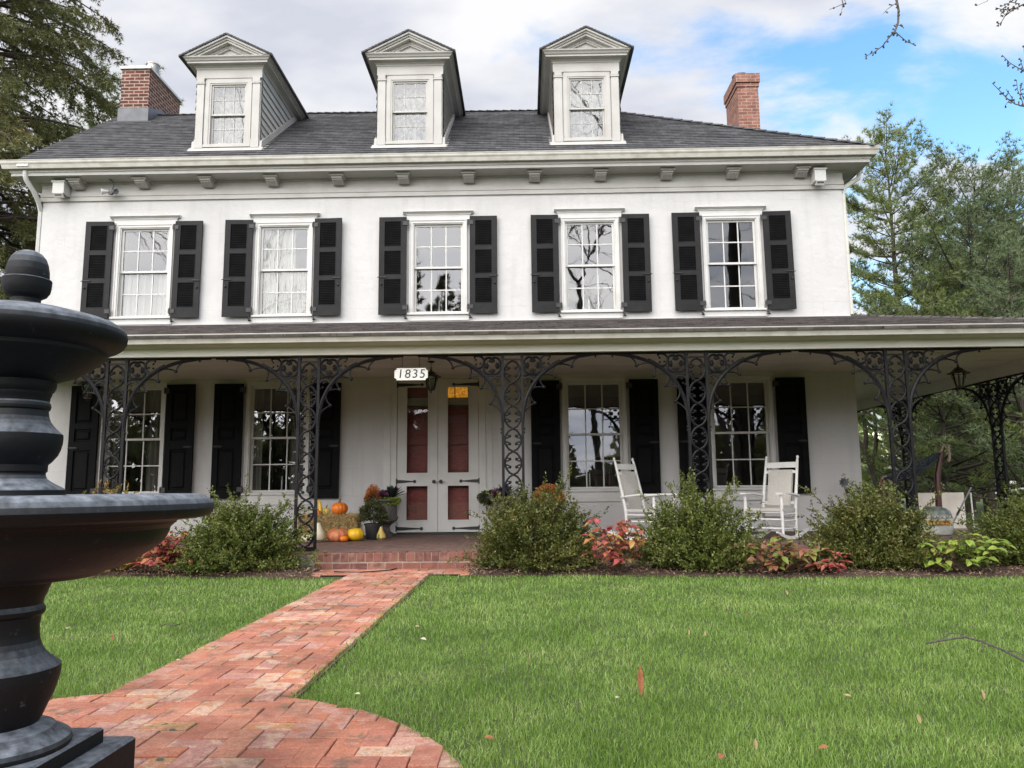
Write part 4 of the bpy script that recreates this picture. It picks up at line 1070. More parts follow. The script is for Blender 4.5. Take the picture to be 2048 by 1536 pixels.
slope_mesh('porch_roof', 'shingle_porch', (HX0-.2, -3.66, 2.91), (8.16, -3.66, 2.91), (HX0-.2, -.002, WZ), (HX1, -.002, WZ), 24, .013)
slope_mesh('porch_roof', 'shingle_porch', (8.16, -3.66, 2.91), (8.16, 9.0, 2.91), (HX1, -.002, WZ), (HX1, 9.0, WZ), 17, .013)
b = MB(); caps((8.14, -3.64, 2.92), (HX1+.03, -.03, WZ), 30, .10); b.build('ridge_cap', 'shingle_porch', house)
b = MB(); b.prism([(-3.62, 2.93), (-.002, WZ-.02), (-.002, WZ-.3), (-3.4, 2.86)], 'x', HX0-.2, HX0-.12); b.build('rake_board', 'cream', house)
b = MB(); b.box(HX0, HX1, -.014, -.002, WZ+.004, WZ+.022); b.build('flashing', 'trim', house)
b = MB()
off = [(0.0, BZ0), (.07, BZ0), (.07, 2.80), (.085, 2.805), (.085, 2.812), (.15, 2.824), (.20, 2.832), (.26, 2.838), (.26, 2.87), (0.0, 2.90)]
b.sweep([(HX0-.05, PYC), (PSX, PYC), (PSX, 9.0)], off)
b.box(HX0-.05, PSX+.0, PYC+.0005, PYC+.07, BZ0, 2.905); b.box(PSX-.07, PSX-.0005, PYC+.071, 9.0, BZ0, 2.905)
b.build('porch_beam', 'cream', house)
b = MB()
b.sweep([(HX0-.15, PYC), (PSX, PYC), (PSX, 9.0)], [(r_, z_-.036) for r_, z_ in ((.262, 2.872), (.29, 2.858), (.315, 2.862), (.32, 2.885), (.33, 2.915), (.347, 2.935), (.349, 2.962), (.355, 2.965), (.355, 2.977), (.341, 2.979), (.339, 2.945), (.27, 2.93))])
b.build('porch_gutter', 'gutter', house)
b = MB(); b.quad((HX0-.05, PYC+.06, 2.903), (PSX, PYC+.06, 2.903), (PSX, -.0, 2.903), (HX0-.05, 0, 2.903)); b.quad((HX1, 0, 2.9032), (PSX, 0, 2.9032), (PSX, 9, 2.9032), (HX1, 9, 2.9032))
for y in (-2.6, -1.8, -1.0): b.box(HX0, PSX-.07, y-.006, y+.006, 2.896, 2.9025)
b.build('porch_ceiling', 'cream', house)

# cast-iron columns with scrolled panels and spandrel brackets ---------------
def arcp(c, r, a0, a1, n=8, rx=None):
    rx = rx or r
    return [(c[0]+rx*math.cos(a0+(a1-a0)*i/n), 0, c[1]+r*math.sin(a0+(a1-a0)*i/n)) for i in range(n+1)]
def scroll_panel(w, z0, z1, n):
    """interlaced strands crossing n times, four knobbed cusps in each loop"""
    b = MB(); p = (z1-z0)/n; a = w/2-.022
    for sg in (-1, 1):
        pts = []
        for i in range(n*12+1):
            t = i/12; k = int(t) if t < n else n-1; u = t-k
            s = math.sin(PI*u)**.62 if 0 < u < 1 else 0
            pts.append((sg*(1 if k % 2 == 0 else -1)*a*s, .004*sg, z0+p*t))
        b.tube(pts, .0145, 6)
    for k in range(n):
        zc = z0+p*(k+.5)
        for sx in (-1, 1):
            for sz in (-1, 1):
                st = Vector((sx*a*.93, 0, zc+sz*p*.10)); tip = Vector((sx*a*.40, 0, zc+sz*p*.17))
                mid_ = Vector((sx*a*.62, 0, zc+sz*p*.045))
                pts = [st.lerp(mid_, t).lerp(mid_.lerp(tip, t), t) for t in (0, .25, .5, .75, 1)]
                b.tube(pts, [.0115, .0105, .010, .0095, .010], 5); b.ball(tip, .0205, 6)
                st2 = Vector((sx*a*.80, 0, zc+sz*p*.30)); 
                pts = [st2.lerp(Vector((sx*a*.75, 0, zc+sz*p*.20)), t).lerp(Vector((sx*a*.75, 0, zc+sz*p*.20)).lerp(tip, t), t) for t in (0, .33, .66, 1)]
                b.tube(pts, .008, 5)
            b.tube([(sx*a*.98, 0, zc), (sx*(w/2-.008), 0, zc)], .012, 6)
            for sz in (-1, 1):                       # thorn buds at the crossings
                zz = zc+sz*p*.42; b.tube([(sx*a*.40, 0, zz), (sx*a*.66, 0, zz+sz*p*.035)], [.007, .003], 5)
    return b
def bracket(sx, w, zt):
    b = MB(); x0 = w/2; span, drop = 1.085, .955
    P = lambda x, z: (sx*(x0+x), 0, zt+z)
    main = []
    for i in range(25):
        t = i/24*PI/2                                # a squared-off quarter curve, upright at the post and level at the beam
        main.append(((1-math.cos(t)**.86)*span if t < PI/2 else span, -(1-math.sin(t)**.80)*drop-.016))
    b.tube([P(*m) for m in main], [.017]+[.024]*21+[.021, .017, .013], 6)
    b.tube([P(m[0]-.002, m[1]+.035) for m in main[3:17]], .008, 5)
    b.tube([P(-.0, -.016), P(span, -.016)], .013, 6)
    # quatrefoil roundel beside the post
    qc, qr = (.135, -.155), .112
    for k in range(4):
        a = PI/2*k; c = (qc[0]+.052*math.cos(a+PI/4), qc[1]+.052*math.sin(a+PI/4))
        pts = [P(c[0]+.070*math.cos(a+PI/4+t), c[1]+.070*math.sin(a+PI/4+t)) for t in np.linspace(-2.15, 2.15, 13)]
        b.tube(pts, .0165, 6)
        kx, kz = qc[0]+.062*math.cos(a), qc[1]+.062*math.sin(a)
        b.tube([P(qc[0]+.098*math.cos(a), qc[1]+.098*math.sin(a)), P(kx, kz)], [.010, .008], 5)
        b.ball(P(kx, kz), .025, 6)
    # small circle under it, leaf scroll beyond it
    for c, r, a0, a1 in (((.085, -.385), .080, -.6, 3.7), ((.315, -.105), .082, .9, 5.4)):
        b.tube([P(c[0]+r*math.cos(t), c[1]+r*math.sin(t)) for t in np.linspace(a0, a1, 13)], .015, 5)
        for t in (a0, a1, (a0+a1)/2+.5):
            q = (c[0]+r*.45*math.cos(t), c[1]+r*.45*math.sin(t)); b.tube([P(c[0]+r*math.cos(t), c[1]+r*math.sin(t)), P(*q)], .007, 5); b.ball(P(*q), .014, 6)
    b.tube([P(0, -.29), P(.10, -.275), P(.24, -.29)], .010, 5)
    # pointed cusps along the outside of the curve
    for i0, i1, out in ((2, 7, .11), (7, 11, .125), (11, 15, .125), (15, 20, .095)):
        A, B = Vector((*main[i0],)), Vector((*main[i1],))
        Am, Bm = Vector(main[i0]), Vector(main[i1]); md = (Am+Bm)/2; d = (Bm-Am).normalized(); nrm = Vector((d.y, -d.x))
        tip = md+nrm*out*.95+d*.02
        for E_, s_ in ((Am, 1), (Bm, -1)):
            ctrl = E_.lerp(md, .62)+nrm*out*.10
            pts = [E_.lerp(ctrl, t).lerp(ctrl.lerp(tip, t), t) for t in (0, .2, .4, .6, .8, 1)]
            b.tube([P(*p) for p in pts], [.0145, .0135, .012, .011, .010, .011], 5)
        b.ball(P(*tip), .023, 6)
    b.ball(P(.94, -.05), .013, 6); b.tube([P(.94, -.016), P(.94, -.05)], .007, 5)
    # collar where it leaves the post
    b.ball(P(.012, -.965), .022, 6); b.ball(P(.016, -1.01), .017, 6)
    return b
def make_column():
    w = .25; h = BZ0-FLZ
    b = MB(); b.box(-.15, .15, -.05, .05, 0, .018); b.box(-w/2, w/2, -.012, .012, .0175, .05)
    c = b.build('iron_column', 'iron', house)
    for s in (-1, 1):
        b = MB(); b.box(s*w/2-.017, s*w/2+.017, -.017, .017, .018, h-.022); b.box(s*w/2-.022, s*w/2+.022, -.022, .022, h-.05, h-.022); b.build('post', 'iron', c)
        bracket(s, w, h).build('bracket', 'iron', c)
    b = MB(); b.box(-w/2-.1, w/2+.1, -.03, .03, h-.022, h-.001); b.box(-w/2+.012, w/2-.012, -.010, .010, h-.085, h-.065); b.build('top_rail', 'iron', c)
    scroll_panel(w, .05, h-.09, 8).build('scrollwork', 'iron', c)
    return c
ic = make_column(); ic.location = (-5.235, PYC+.02, FLZ)
for x in (-7.72, -2.752, -.147, 2.197, 4.712, 7.76):
    k = copy_tree(ic, house); k.location = (x, PYC+.02, FLZ)
for y in (-.2, 2.9, 6.0):
    k = copy_tree(ic, house); k.location = (PSX-.02, y, FLZ); k.rotation_euler = (0, 0, R(90))
# long iron rail under the beam
b = MB(); b.box(HX0+.2, PSX, PYC+.004, PYC+.036, BZ0-.012, BZ0-.001); b.box(PSX-.035, PSX-.005, PYC+.04, 8.8, BZ0-.012, BZ0-.001); b.build('beam_rail', 'iron', house)

# ------------------------------------------------------------------ fountain
ft = empty('fountain', (FX, FY, GZ), 0, 'dark tiered cast-iron fountain with an acorn finial standing on the round brick terrace', 'fountain')
def smooth_prof(p, sub=4):
    """Catmull-Rom through short runs keeps mouldings crisp where points are close"""
    return p
def fz(pr): return [(r, z-GZ) for r, z in pr]
b = MB(); b.bbox(-.272, .272, -.272, .272, 0.0, .243-GZ, .008); b.bbox(-.205, .205, -.205, .205, .2435-GZ, .288-GZ, .006)
b.lathe(fz([(.196, .2885), (.197, .300), (.193, .312), (.178, .322), (.166, .327), (.158, .333), (.152, .341), (.135, .3475), (.118, .351), (.112, .356), (.114, .362), (.118, .368), (.131, .401), (.142, .425), (.149, .447), (.156, .475), (.1575, .492), (.157, .508),
  (.150, .514), (.138, .523), (.128, .532), (.114, .547), (.104, .566), (.099, .582), (.0965, .600), (.0955, .622), (.098, .641), (.099, .649), (.107, .656), (.1085, .668), (.104, .676), (.100, .682), (.103, .695), (.111, .716), (.117, .731), (.122, .7435)]), 56)
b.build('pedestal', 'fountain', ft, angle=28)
b = MB(); b.lathe(fz([(.118, .741), (.165, .748), (.236, .757), (.250, .761), (.262, .770), (.297, .778), (.330, .794), (.352, .806), (.381, .824), (.403, .840), (.416, .852), (.424, .868), (.429, .880), (.434, .899), (.447, .905), (.452, .9125), (.480, .918), (.520, .921), (.542, .926), (.552, .936),
  (.557, .950), (.554, .965), (.544, .978), (.528, .988), (.508, .9935), (.496, .9940), (.488, .990), (.482, .975), (.470, .93), (.40, .86), (.25, .81), (.10, .80), (0, .80)]), 96)
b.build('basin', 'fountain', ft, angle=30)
b = MB(); b.lathe(fz([(.16, .80), (.16, .955), (.142, .96), (.141, .985), (.1395, .992), (.1385, 1.000), (.138, 1.008), (.134, 1.012), (.124, 1.018), (.112, 1.0245), (.098, 1.033), (.088, 1.041), (.0838, 1.052), (.0835, 1.058), (.088, 1.063), (.0885, 1.082), (.0925, 1.086), (.097, 1.090), (.112, 1.110), (.119, 1.128), (.1225, 1.146), (.1235, 1.160), (.1225, 1.1725),
  (.114, 1.180), (.105, 1.189), (.096, 1.199), (.088, 1.211), (.083, 1.224), (.080, 1.243), (.0845, 1.247), (.0865, 1.256), (.0845, 1.265), (.081, 1.270), (.083, 1.284), (.0855, 1.288), (.0865, 1.297), (.092, 1.302), (.0965, 1.313), (.0975, 1.330)]), 56)
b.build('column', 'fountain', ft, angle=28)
b = MB(); b.lathe(fz([(.09, 1.330), (.100, 1.332), (.150, 1.350), (.183, 1.372), (.204, 1.389), (.222, 1.405), (.229, 1.413), (.231, 1.424), (.238, 1.428), (.262, 1.439), (.274, 1.449), (.281, 1.462), (.283, 1.477), (.280, 1.490), (.271, 1.502), (.256, 1.512), (.238, 1.519), (.20, 1.530), (.150, 1.543), (.09, 1.553), (.045, 1.556)]), 72)
for zz, rr_ in ((1.386, .202), (1.366, .177), (1.345, .142)):
    pass
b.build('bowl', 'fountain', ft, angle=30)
b = MB(); b.lathe(fz([(.048, 1.554), (.042, 1.562), (.0395, 1.571), (.0395, 1.582), (.044, 1.586), (.055, 1.5925), (.0625, 1.605), (.0652, 1.622), (.0662, 1.640), (.0645, 1.643), (.058, 1.6445), (.0585, 1.650), (.0575, 1.668), (.054, 1.689), (.047, 1.708), (.036, 1.722), (.022, 1.730), (.008, 1.733), (0, 1.7335)]), 40)
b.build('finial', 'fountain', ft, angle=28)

# ------------------------------------------------------------------ porch things
def text_mesh(name, cu, loc, parent):
    o = bpy.data.objects.new(name, cu); COL.objects.link(o)
    bpy.context.view_layer.update()
    me = bpy.data.meshes.new_from_object(o.evaluated_get(bpy.context.evaluated_depsgraph_get())); bpy.data.objects.remove(o)
    m = bpy.data.objects.new(name, me); m.location = loc; m.rotation_euler = (R(90), 0, 0); return link(m, parent)
# house number sign
sp = at(822.5, 748.5, -3.24)
sg = empty('house_number_sign', sp, 0, 'white notched plaque reading 1835 hung on chains above the doors', 'sign')
w, h, k = .214, .078, .030
def notch(): 
    pts = []
    for (cx, cz, a0) in ((w, h, PI), (-w, h, 1.5*PI), (-w, -h, 0), (w, -h, .5*PI)):
        for i in range(6):
            a = a0+(PI/2)*(1-i/5) if False else a0+PI/2-(PI/2)*i/5
            pts.append((cx+k*math.cos(a), cz+k*math.sin(a)))
    return pts
b = MB(); b.prism(notch(), 'y', -.012, .012); b.build('plaque', 'sign', sg)
cu = bpy.data.curves.new('numerals', 'FONT'); cu.body = '1835'; cu.size = .160; cu.align_x = 'CENTER'; cu.align_y = 'CENTER'; cu.extrude = .0015; cu.shear = .10; cu.space_character = 1.18
cu.materials.append(MAT['black'])
text_mesh('numerals', cu, (0, -.0138, 0), sg)
for x in (-.115, .105):
    b = MB(); z = h
    i = 0
    while z < h+.36-.03:
        pts = [(x+.006*math.cos(t)*(1 if i % 2 else 0), .006*math.cos(t)*(0 if i % 2 else 1), z+.010+.012*math.sin(t)) for t in np.linspace(0, 2*PI, 9)]
        b.tube(pts, .0016, 4); z += .0195; i += 1
    b.tube([(x, 0, h-.004), (x, 0, h+.005)], .003, 5); b.build('chain', 'bronze', sg)

# lanterns
def make_lantern(loc, label, stem):
    t = empty('hanging_lantern', loc, 0, label, 'lantern', 'lanterns hanging from the porch ceiling')
    b = MB(); b.lathe([(0, .15), (.012, .148), (.02, .14), (.03, .13), (.05, .122), (.085, .085), (.118, .062), (.15, .052), (.155, .046), (.15, .040), (.09, .046), (0, .05)], 24)
    b.ball((0, 0, .158), .014, 8); b.build('cap', 'bronze', t)
    b = MB()
    for i in range(6):
        a = 2*PI*i/6; b.tube([(.088*math.cos(a), .088*math.sin(a), .05), (.075*math.cos(a), .075*math.sin(a), -.06), (.05*math.cos(a), .05*math.sin(a), -.15)], .006, 5)
        b.tube([(.088*math.cos(a), .088*math.sin(a), .05), (.105*math.cos(a), .105*math.sin(a), .0), (.09*math.cos(a), .09*math.sin(a), -.03)], .004, 5)
    b.lathe([(0, -.20), (.010, -.196), (.014, -.185), (.008, -.175), (.03, -.165), (.055, -.155), (.055, -.145), (0, -.14)], 16); b.build('cage', 'bronze', t)
    b = MB(); b.lathe([(.05, -.145), (.068, -.06), (.082, .045)], 18); b.build('glass_shade', 'glass_lamp', t)
    b = MB(); b.tube([(0, 0, -.14), (0, 0, -.02)], .016, 8); b.lathe([(.012, -.02), (.014, .0), (.006, .03), (0, .035)], 8); b.build('candle', 'bronze', t)
    b = MB(); b.tube([(0, 0, .165), (0, 0, .165+stem)], .004, 5)
    b.tube([(.014*math.cos(q), 0, .178+.014*math.sin(q)) for q in np.linspace(0, 2*PI, 10)], .003, 4); b.lathe([(.05, .165+stem), (.05, .150+stem), (.02, .14+stem)], 14); b.build('rod', 'bronze', t)
    return t
cz = 2.9
p = at(862, 760, -1.6); make_lantern((p.x, -1.6, p.z), 'dark lantern hanging just behind the 1835 plaque', cz-.165-p.z)
p = at(1917.5, 753, -1.8); make_lantern((p.x, -1.8, p.z), 'bronze lantern hanging from the porch ceiling at the open right corner', cz-.165-p.z)
p = at(177, 775, -2.0); make_lantern((p.x, -2.0, p.z), 'bronze lantern hanging in front of the leftmost lower shutter beside the fountain', cz-.165-p.z)

# lights and boxes under the eaves
def eave_box(px, py, label, wd):
    p = at(px, py, -.17)
    t = empty('eave_box', p, 0, label, 'floodlight', 'white boxes under the eaves')
    b = MB(); b.box(-wd/2, wd/2, -.07, .13, -.10, .10); b.box(-wd/2-.018, wd/2+.018, -.085, .14, .10, .125); b.build('housing', 'trim', t)
    b = MB(); b.prism([(-.07, -.10), (-.05, -.10), (.02, -.155), (-.03, -.165)], 'x', -wd/2+.02, wd/2-.02); b.build('visor', 'trim', t)
    b = MB(); b.box(-wd*.3, wd*.3, -.062, .06, -.135, -.105); b.build('lens', 'black', t)
    return t
eave_box(121, 378, 'white box floodlight under the eaves beside the left downspout', .20); eave_box(1638, 353, 'white box floodlight under the right end of the eaves', .19)
p = at(222, 384, -.16)
t = empty('twin_floodlight', p, 0, 'small weathered twin-lamp floodlight on a bent cable above the leftmost window', 'floodlight')
b = MB(); b.lathe([(.0, -.03), (.05, -.028), (.055, 0), (.045, .02), (0, .025)], 16); b.build('mount', 'lead', t, rot=(R(90), 0, 0))
for s, mt in ((-1, 'trim'), (1, 'lead')):
    b = MB(); b.lathe([(.02, 0), (.03, .03), (.05, .10), (.052, .115), (.045, .118), (0, .09)], 14); b.build('lamp_head', mt, t, loc=(s*.03, -.02, 0), rot=(R(100), 0, s*R(62)))
b = MB(); b.tube([(.0, .0, .02), (.03, .02, .10), (.0, .05, .2), (-.06, -.02, .25)], .012, 6); b.build('cable', 'lead', t)

# rocking chairs ------------------------------------------------------------
def make_chair(loc, rz, label):
    """front is -y, rockers run front to back"""
    t = empty('rocking_chair', loc, rz, label, 'rocking chair', 'white rocking chairs on the porch'); t.rotation_mode = 'XYZ'
    W2, D0 = .265, -.27
    def rock(y): return .012+.16*(y/.6)**2
    for s in (-1, 1):
        b = MB(); pts = [(-.46+.98*i/14) for i in range(15)]
        vs = []
        for y in pts:
            z = rock(y-.03); hgt = .045 if -.43 < y < .50 else .02
            vs += [(s*W2-.013, y, z), (s*W2+.013, y, z), (s*W2+.013, y, z+hgt), (s*W2-.013, y, z+hgt)]
        fs = []
        for i in range(14):
            for k_ in range(4): fs.append((4*i+k_, 4*i+(k_+1) % 4, 4*i+4+(k_+1) % 4, 4*i+4+k_))
        fs += [(0, 1, 2, 3), (56, 59, 58, 57)]
        b._add(vs, fs); b.build('rocker', 'chair', t)
        b = MB(); fl = [(s*W2, D0, .06), (s*W2, D0-.005, .30), (s*W2, D0-.01, .44), (s*W2, D0-.01, .625)]
        b.tube(fl, [.016, .022, .024, .019], 10); b.build('front_leg', 'chair', t)
        b = MB(); bk = [(s*.24, .20, .05), (s*.24, .205, .40), (s*.24, .26, .66), (s*.235, .37, 1.10), (s*.235, .385, 1.145)]
        b.tube(bk, [.017, .023, .022, .018, .012], 10); b.ball((s*.235, .39, 1.155), .02, 8, sz=1.3); b.build('back_post', 'chair', t)
        b = MB()
        ar = [(-.36, .036), (-.33, .05), (-.25, .05), (-.05, .042), (.12, .034), (.26, .024)]
        vs = []
        for y, w_ in ar:
            z = .632 - .05*max(0, (y+.05))/.3*.6
            vs += [(s*W2-w_, y, z), (s*W2+w_, y, z), (s*W2+w_, y, z+.022), (s*W2-w_, y, z+.022)]
        fs = [(4*i+k_, 4*i+(k_+1) % 4, 4*i+4+(k_+1) % 4, 4*i+4+k_) for i in range(5) for k_ in range(4)]+[(0, 1, 2, 3), (20, 23, 22, 21)]
        b._add(vs, fs); b.build('armrest', 'chair', t)
        b = MB()
        for z in (.16, .27, .36): b.tube([(s*W2, D0, z), (s*.24, .20, z+.0)], .011, 8)
        b.build('stretcher', 'chair', t)
    b = MB()
    for z in (.17, .29, .385): b.tube([(-W2, D0, z), (W2, D0, z)], .012, 8)
    for z in (.18, .30): b.tube([(-.24, .20, z), (.24, .20, z)], .011, 8)
    b.build('stretcher', 'chair', t)
    b = MB(); b.prism([(-.29, D0-.03), (.29, D0-.03), (.245, .22), (-.245, .22)], 'z', .405, .44); b.build('seat', 'weave', t)
    def backpt(z): return .205+(z-.40)*.235
    for z0, z1 in ((1.005, 1.085), (.925, .965), (.49, .53)):
        b = MB(); b.prism([(backpt(z0)-.012, z0), (backpt(z1)-.012, z1), (backpt(z1)+.012, z1), (backpt(z0)+.012, z0)], 'x', -.225, .225); b.build('back_rail', 'chair', t)
    b = MB(); x = .175
    f = [backpt(.47)-.024, backpt(.975)-.024]
    vs = [(-x, f[0], .47), (x, f[0], .47), (x, f[1], .975), (-x, f[1], .975), (0, (f[0]+f[1])/2-.012, .72)]
    b._add(vs, [(0, 1, 4), (1, 2, 4), (2, 3, 4), (3, 0, 4)])
    b._add([(p_[0], p_[1]+.05, p_[2]) for p_ in vs[:4]]+vs[:4], [(0, 3, 2, 1), (0, 1, 5, 4), (1, 2, 6, 5), (2, 3, 7, 6), (3, 0, 4, 7)])
    b.build('backrest', 'weave', t)
    return t
make_chair((3.48, -1.95, FLZ+.0), R(-43), 'white rocking chair turned to the left, in front of the rightmost black shutter')
make_chair((1.74, -1.85, FLZ), R(48), 'white rocking chair turned to the right, half hidden behind the middle shrub')

# autumn display by the door -------------------------------------------------
bx = at(660, 1050, -1.05)
bale = empty('straw_bale', (-3.02, -1.00, FLZ), R(2), 'rectangular bale of straw standing under the pumpkins left of the doors', 'straw bale')
b = MB(); b.bbox(-.43, .43, -.20, .20, 0, .355, .02); core = b.build('bale', 'straw_core', bale)
rg2 = np.random.default_rng(2); n = 5200
fx = rg2.uniform(-.44, .44, n); fzz = rg2.uniform(0, .36, n); side = rg2.integers(0, 4, n)
base = np.stack([fx, np.full(n, -.205), fzz], 1); top = side == 3; base[top, 1] = rg2.uniform(-.2, .2, top.sum()); base[top, 2] = .36
end = side == 2; base[end, 0] = np.where(rg2.uniform(size=end.sum()) < .5, -.435, .435); base[end, 1] = rg2.uniform(-.2, .2, end.sum())
d = rg2.normal(size=(n, 3)); d[:, 1] *= .35; d[:, 2] += -.2; d[top, 2] = np.abs(d[top, 2])*.25
needle_mesh('straw', base, d, rg2.uniform(.04, .13, n), .007, 'straw', bale, rg2)
b = MB()
for x in (-.2, .2): b.tube([(x, -.212, 0), (x, -.212, .365), (x, .21, .365)], .003, 4)
b.build('twine', 'rope', bale)

def pumpkin(name, loc, r, hgt, mat, label, cat='pumpkin', ribs=10, depth=.07, stem=.05, tilt=(0, 0, 0), group=None):
    t = empty(name, loc, 0, label, cat, group or 'pumpkins and gourds by the doors'); t.rotation_euler = tilt
    prof = [(max(1e-5, r*math.sin(PI*i/16)**.82), hgt*.5-hgt*.5*math.cos(PI*i/16)*(1 if i < 14 else .93)) for i in range(17)]
    b = MB(); b.lathe(prof, 60, rib=lambda a, z: 1-depth*abs(math.cos(a*ribs/2))**3); b.build('flesh', mat, t, angle=80)
    if stem:
        b = MB(); b.tube([(0, 0, hgt*.93), (.004, 0, hgt+stem*.4), (.02, .005, hgt+stem)], [.022*r/.12+.004, .012*r/.12+.003, .014*r/.12], 7); b.build('stem', 'fstem', t)
    return t
BT = FLZ+.362
def ont(px, y): return at(px, 1000, y).x
pumpkin('pumpkin', (ont(679.5, -1.02), -1.02, BT), .128, .205, 'pumpkin', 'large ribbed orange pumpkin on top of the straw bale', ribs=14)
pumpkin('pumpkin', (ont(636, -1.1), -1.10, BT), .048, .09, 'pumpkin', 'small plain orange pumpkin on the left of the straw bale', stem=.02)
pumpkin('gourd', (ont(653, -1.08), -1.08, BT), .066, .125, 'green_gourd', 'green and yellow striped gourd on the straw bale', 'gourd', ribs=8, stem=.035)
t = empty('gourd', (ont(641, -.98), -.98, BT), 0, 'orange crook-necked gourd on the straw bale', 'gourd', 'pumpkins and gourds by the doors')
b = MB(); b.tube([(0, 0, .0), (0, 0, .02), (0, 0, .06), (.0, 0, .10), (-.004, 0, .15), (-.01, 0, .19), (-.03, 0, .212), (-.052, 0, .206), (-.062, 0, .19)], [.02, .045, .05, .038, .026, .024, .023, .022, .014], 12); b.build('flesh', 'squash', t)
t2 = pumpkin('pumpkin', (-2.78, -1.46, FLZ), .165, .20, 'pumpkin_pink', 'flattened salmon-pink pumpkin on the porch floor', ribs=9, depth=.10, stem=.03, tilt=(R(14), R(-6), .4))
pumpkin('pumpkin', (-2.52, -1.44, FLZ), .125, .195, 'squash', 'bright yellow pumpkin on the porch floor', ribs=10, depth=.04)
pumpkin('pumpkin', (-2.655, -1.60, FLZ), .062, .09, 'pumpkin', 'tiny orange pumpkin between the salmon and yellow pumpkins', stem=.015)
t = empty('gourd', (-3.03, -1.62, FLZ), 0, 'tall cream white gourd behind the iron column foot', 'gourd', 'pumpkins and gourds by the doors')
b = MB(); b.lathe([(0, 0), (.05, .004), (.09, .04), (.10, .09), (.085, .15), (.055, .21), (.035, .25), (.028, .275), (0, .285)], 24); b.build('flesh', 'white_gourd', t); b = MB(); b.tube([(0, 0, .28), (.01, 0, .32)], .012, 6); b.build('stem', 'fstem', t)
pumpkin('pumpkin', (-3.14, -1.78, FLZ), .095, .13, 'white_gourd', 'low cream white pumpkin beside the tall white gourd', stem=.02)
t = empty('gourd', (-2.19, -1.20, FLZ), 0, 'yellow and green pear-shaped gourd between the pot and the urn', 'gourd', 'pumpkins and gourds by the doors')
b = MB(); b.lathe([(0, 0), (.05, .003), (.078, .03), (.072, .075), (.046, .12), (.027, .16), (.016, .19), (0, .2)], 24, rib=lambda a, z: 1-.06*abs(math.cos(a*4))); b.build('flesh', 'green_gourd', t)

# potted chrysanthemum gone over
t = empty('potted_plant', (-2.33, -1.08, FLZ), 0, 'round bushy olive green plant in a black plastic pot', 'potted plant')
b = MB(); b.lathe([(.10, 0), (.105, .01), (.128, .21), (.14, .212), (.142, .235), (.130, .24), (.125, .20), (0, .19)], 28); b.build('pot', 'pot', t)
n = 2600; rr = np.random.default_rng(31); dd = rand_dirs(n, rr); dd[:, 2] = np.abs(dd[:, 2])*1.1-.25; dd = unit(dd); rad = rr.uniform(.55, 1, n)[:, None]**.5
lump = 1+.13*np.sin(dd[:, :1]*9+dd[:, 2:]*7)+.08*np.sin(dd[:, 1:2]*15); basep = dd*rad*lump*np.array([.185, .185, .23])+np.array([0, 0, .34]); leaf_mesh('foliage', basep, dd+rr.normal(0, .35, (n, 3)), rand_dirs(n, rr), rr.uniform(.03, .07, n), .015, 'olive', t)
b = MB()
for i in range(26):
    a = rr.uniform(0, 2*PI); b.tube([(0, 0, .2), (.09*math.cos(a), .09*math.sin(a), .34), (.17*math.cos(a), .17*math.sin(a), .34+rr.uniform(-.05, .18))], .003, 4)
b.build('stem', 'stem', t)

# urns with kale
def urn(loc, label, seed):
    t = empty('garden_urn', loc, 0, label, 'urn', 'stone urns beside the doors'); rr = np.random.default_rng(seed)
    b = MB(); b.bbox(-.125, .125, -.125, .125, 0, .045, .006)
    b.lathe([(.11, .045), (.105, .06), (.07, .08), (.055, .11), (.052, .15), (.06, .165), (.075, .17), (.075, .185), (.10, .20), (.165, .245), (.19, .285), (.192, .31), (.175, .325), (.163, .34), (.163, .48), (.172, .53), (.21, .56), (.235, .57), (.24, .59), (.225, .60), (.20, .585), (0, .56)], 40,
            rib=lambda a, z: 1-.05*abs(math.cos(a*10))*(1 if .20 < z < .32 else 0)); b.build('vase', 'urn', t)
    b = MB()
    for (cx, cy, n_, L) in ((.09, 0, 34, .34), (-.04, .06, 20, .24)):
        for i in range(n_):
            a = 2.4*i; el = .45+1.05*(i/n_); big_leaf(b, (cx, cy, .60), (math.cos(a)*math.cos(el), math.sin(a)*math.cos(el), math.sin(el)), (0, 0, 1), L*(1-.25*i/n_)*rr.uniform(.85, 1.1), .06, .18)
    b.build('kale', 'kale', t)
    n = 500; dd = rand_dirs(n, rr); dd[:, 2] = np.abs(dd[:, 2]); basep = dd*np.array([.07, .06, .05])+np.array([-.04, -.12, .66]); leaf_mesh('purple_kale', basep, dd, rand_dirs(n, rr), .03, .02, 'purple', t)
    n = 900; dd = rand_dirs(n, rr); dd[:, 2] = dd[:, 2]*.5-.2; basep = np.stack([rr.uniform(-.02, .24, n), rr.uniform(-.2, -.05, n), rr.uniform(.52, .62, n)], 1); leaf_mesh('trailing_leaves', basep, dd, rand_dirs(n, rr), .028, .018, 'lime', t)
    n = 1500; dd = rand_dirs(n, rr); dd[:, 2] = np.abs(dd[:, 2]); basep = dd*rr.uniform(.6, 1.1, n)[:, None]*np.array([.12, .12, .23])+np.array([-.20, -.10, .58])
    if seed == 41: leaf_mesh('mum', basep, dd, rand_dirs(n, rr), .022, .016, 'mum', t)
    n = 900; dd = rand_dirs(n, rr); basep = dd*rr.uniform(.5, 1, n)[:, None]*np.array([.17, .14, .10])+np.array([-.16, -.04, .60]); leaf_mesh('leaves', basep, dd, rand_dirs(n, rr), .05, .025, 'olive', t)
    return t
urn((-2.25, -.42, FLZ), 'fluted grey urn with dark kale and rusty flowers left of the doors', 41)
urn((-.42, -.42, FLZ), 'fluted grey urn with dark kale right of the doors, mostly hidden behind a shrub', 42)
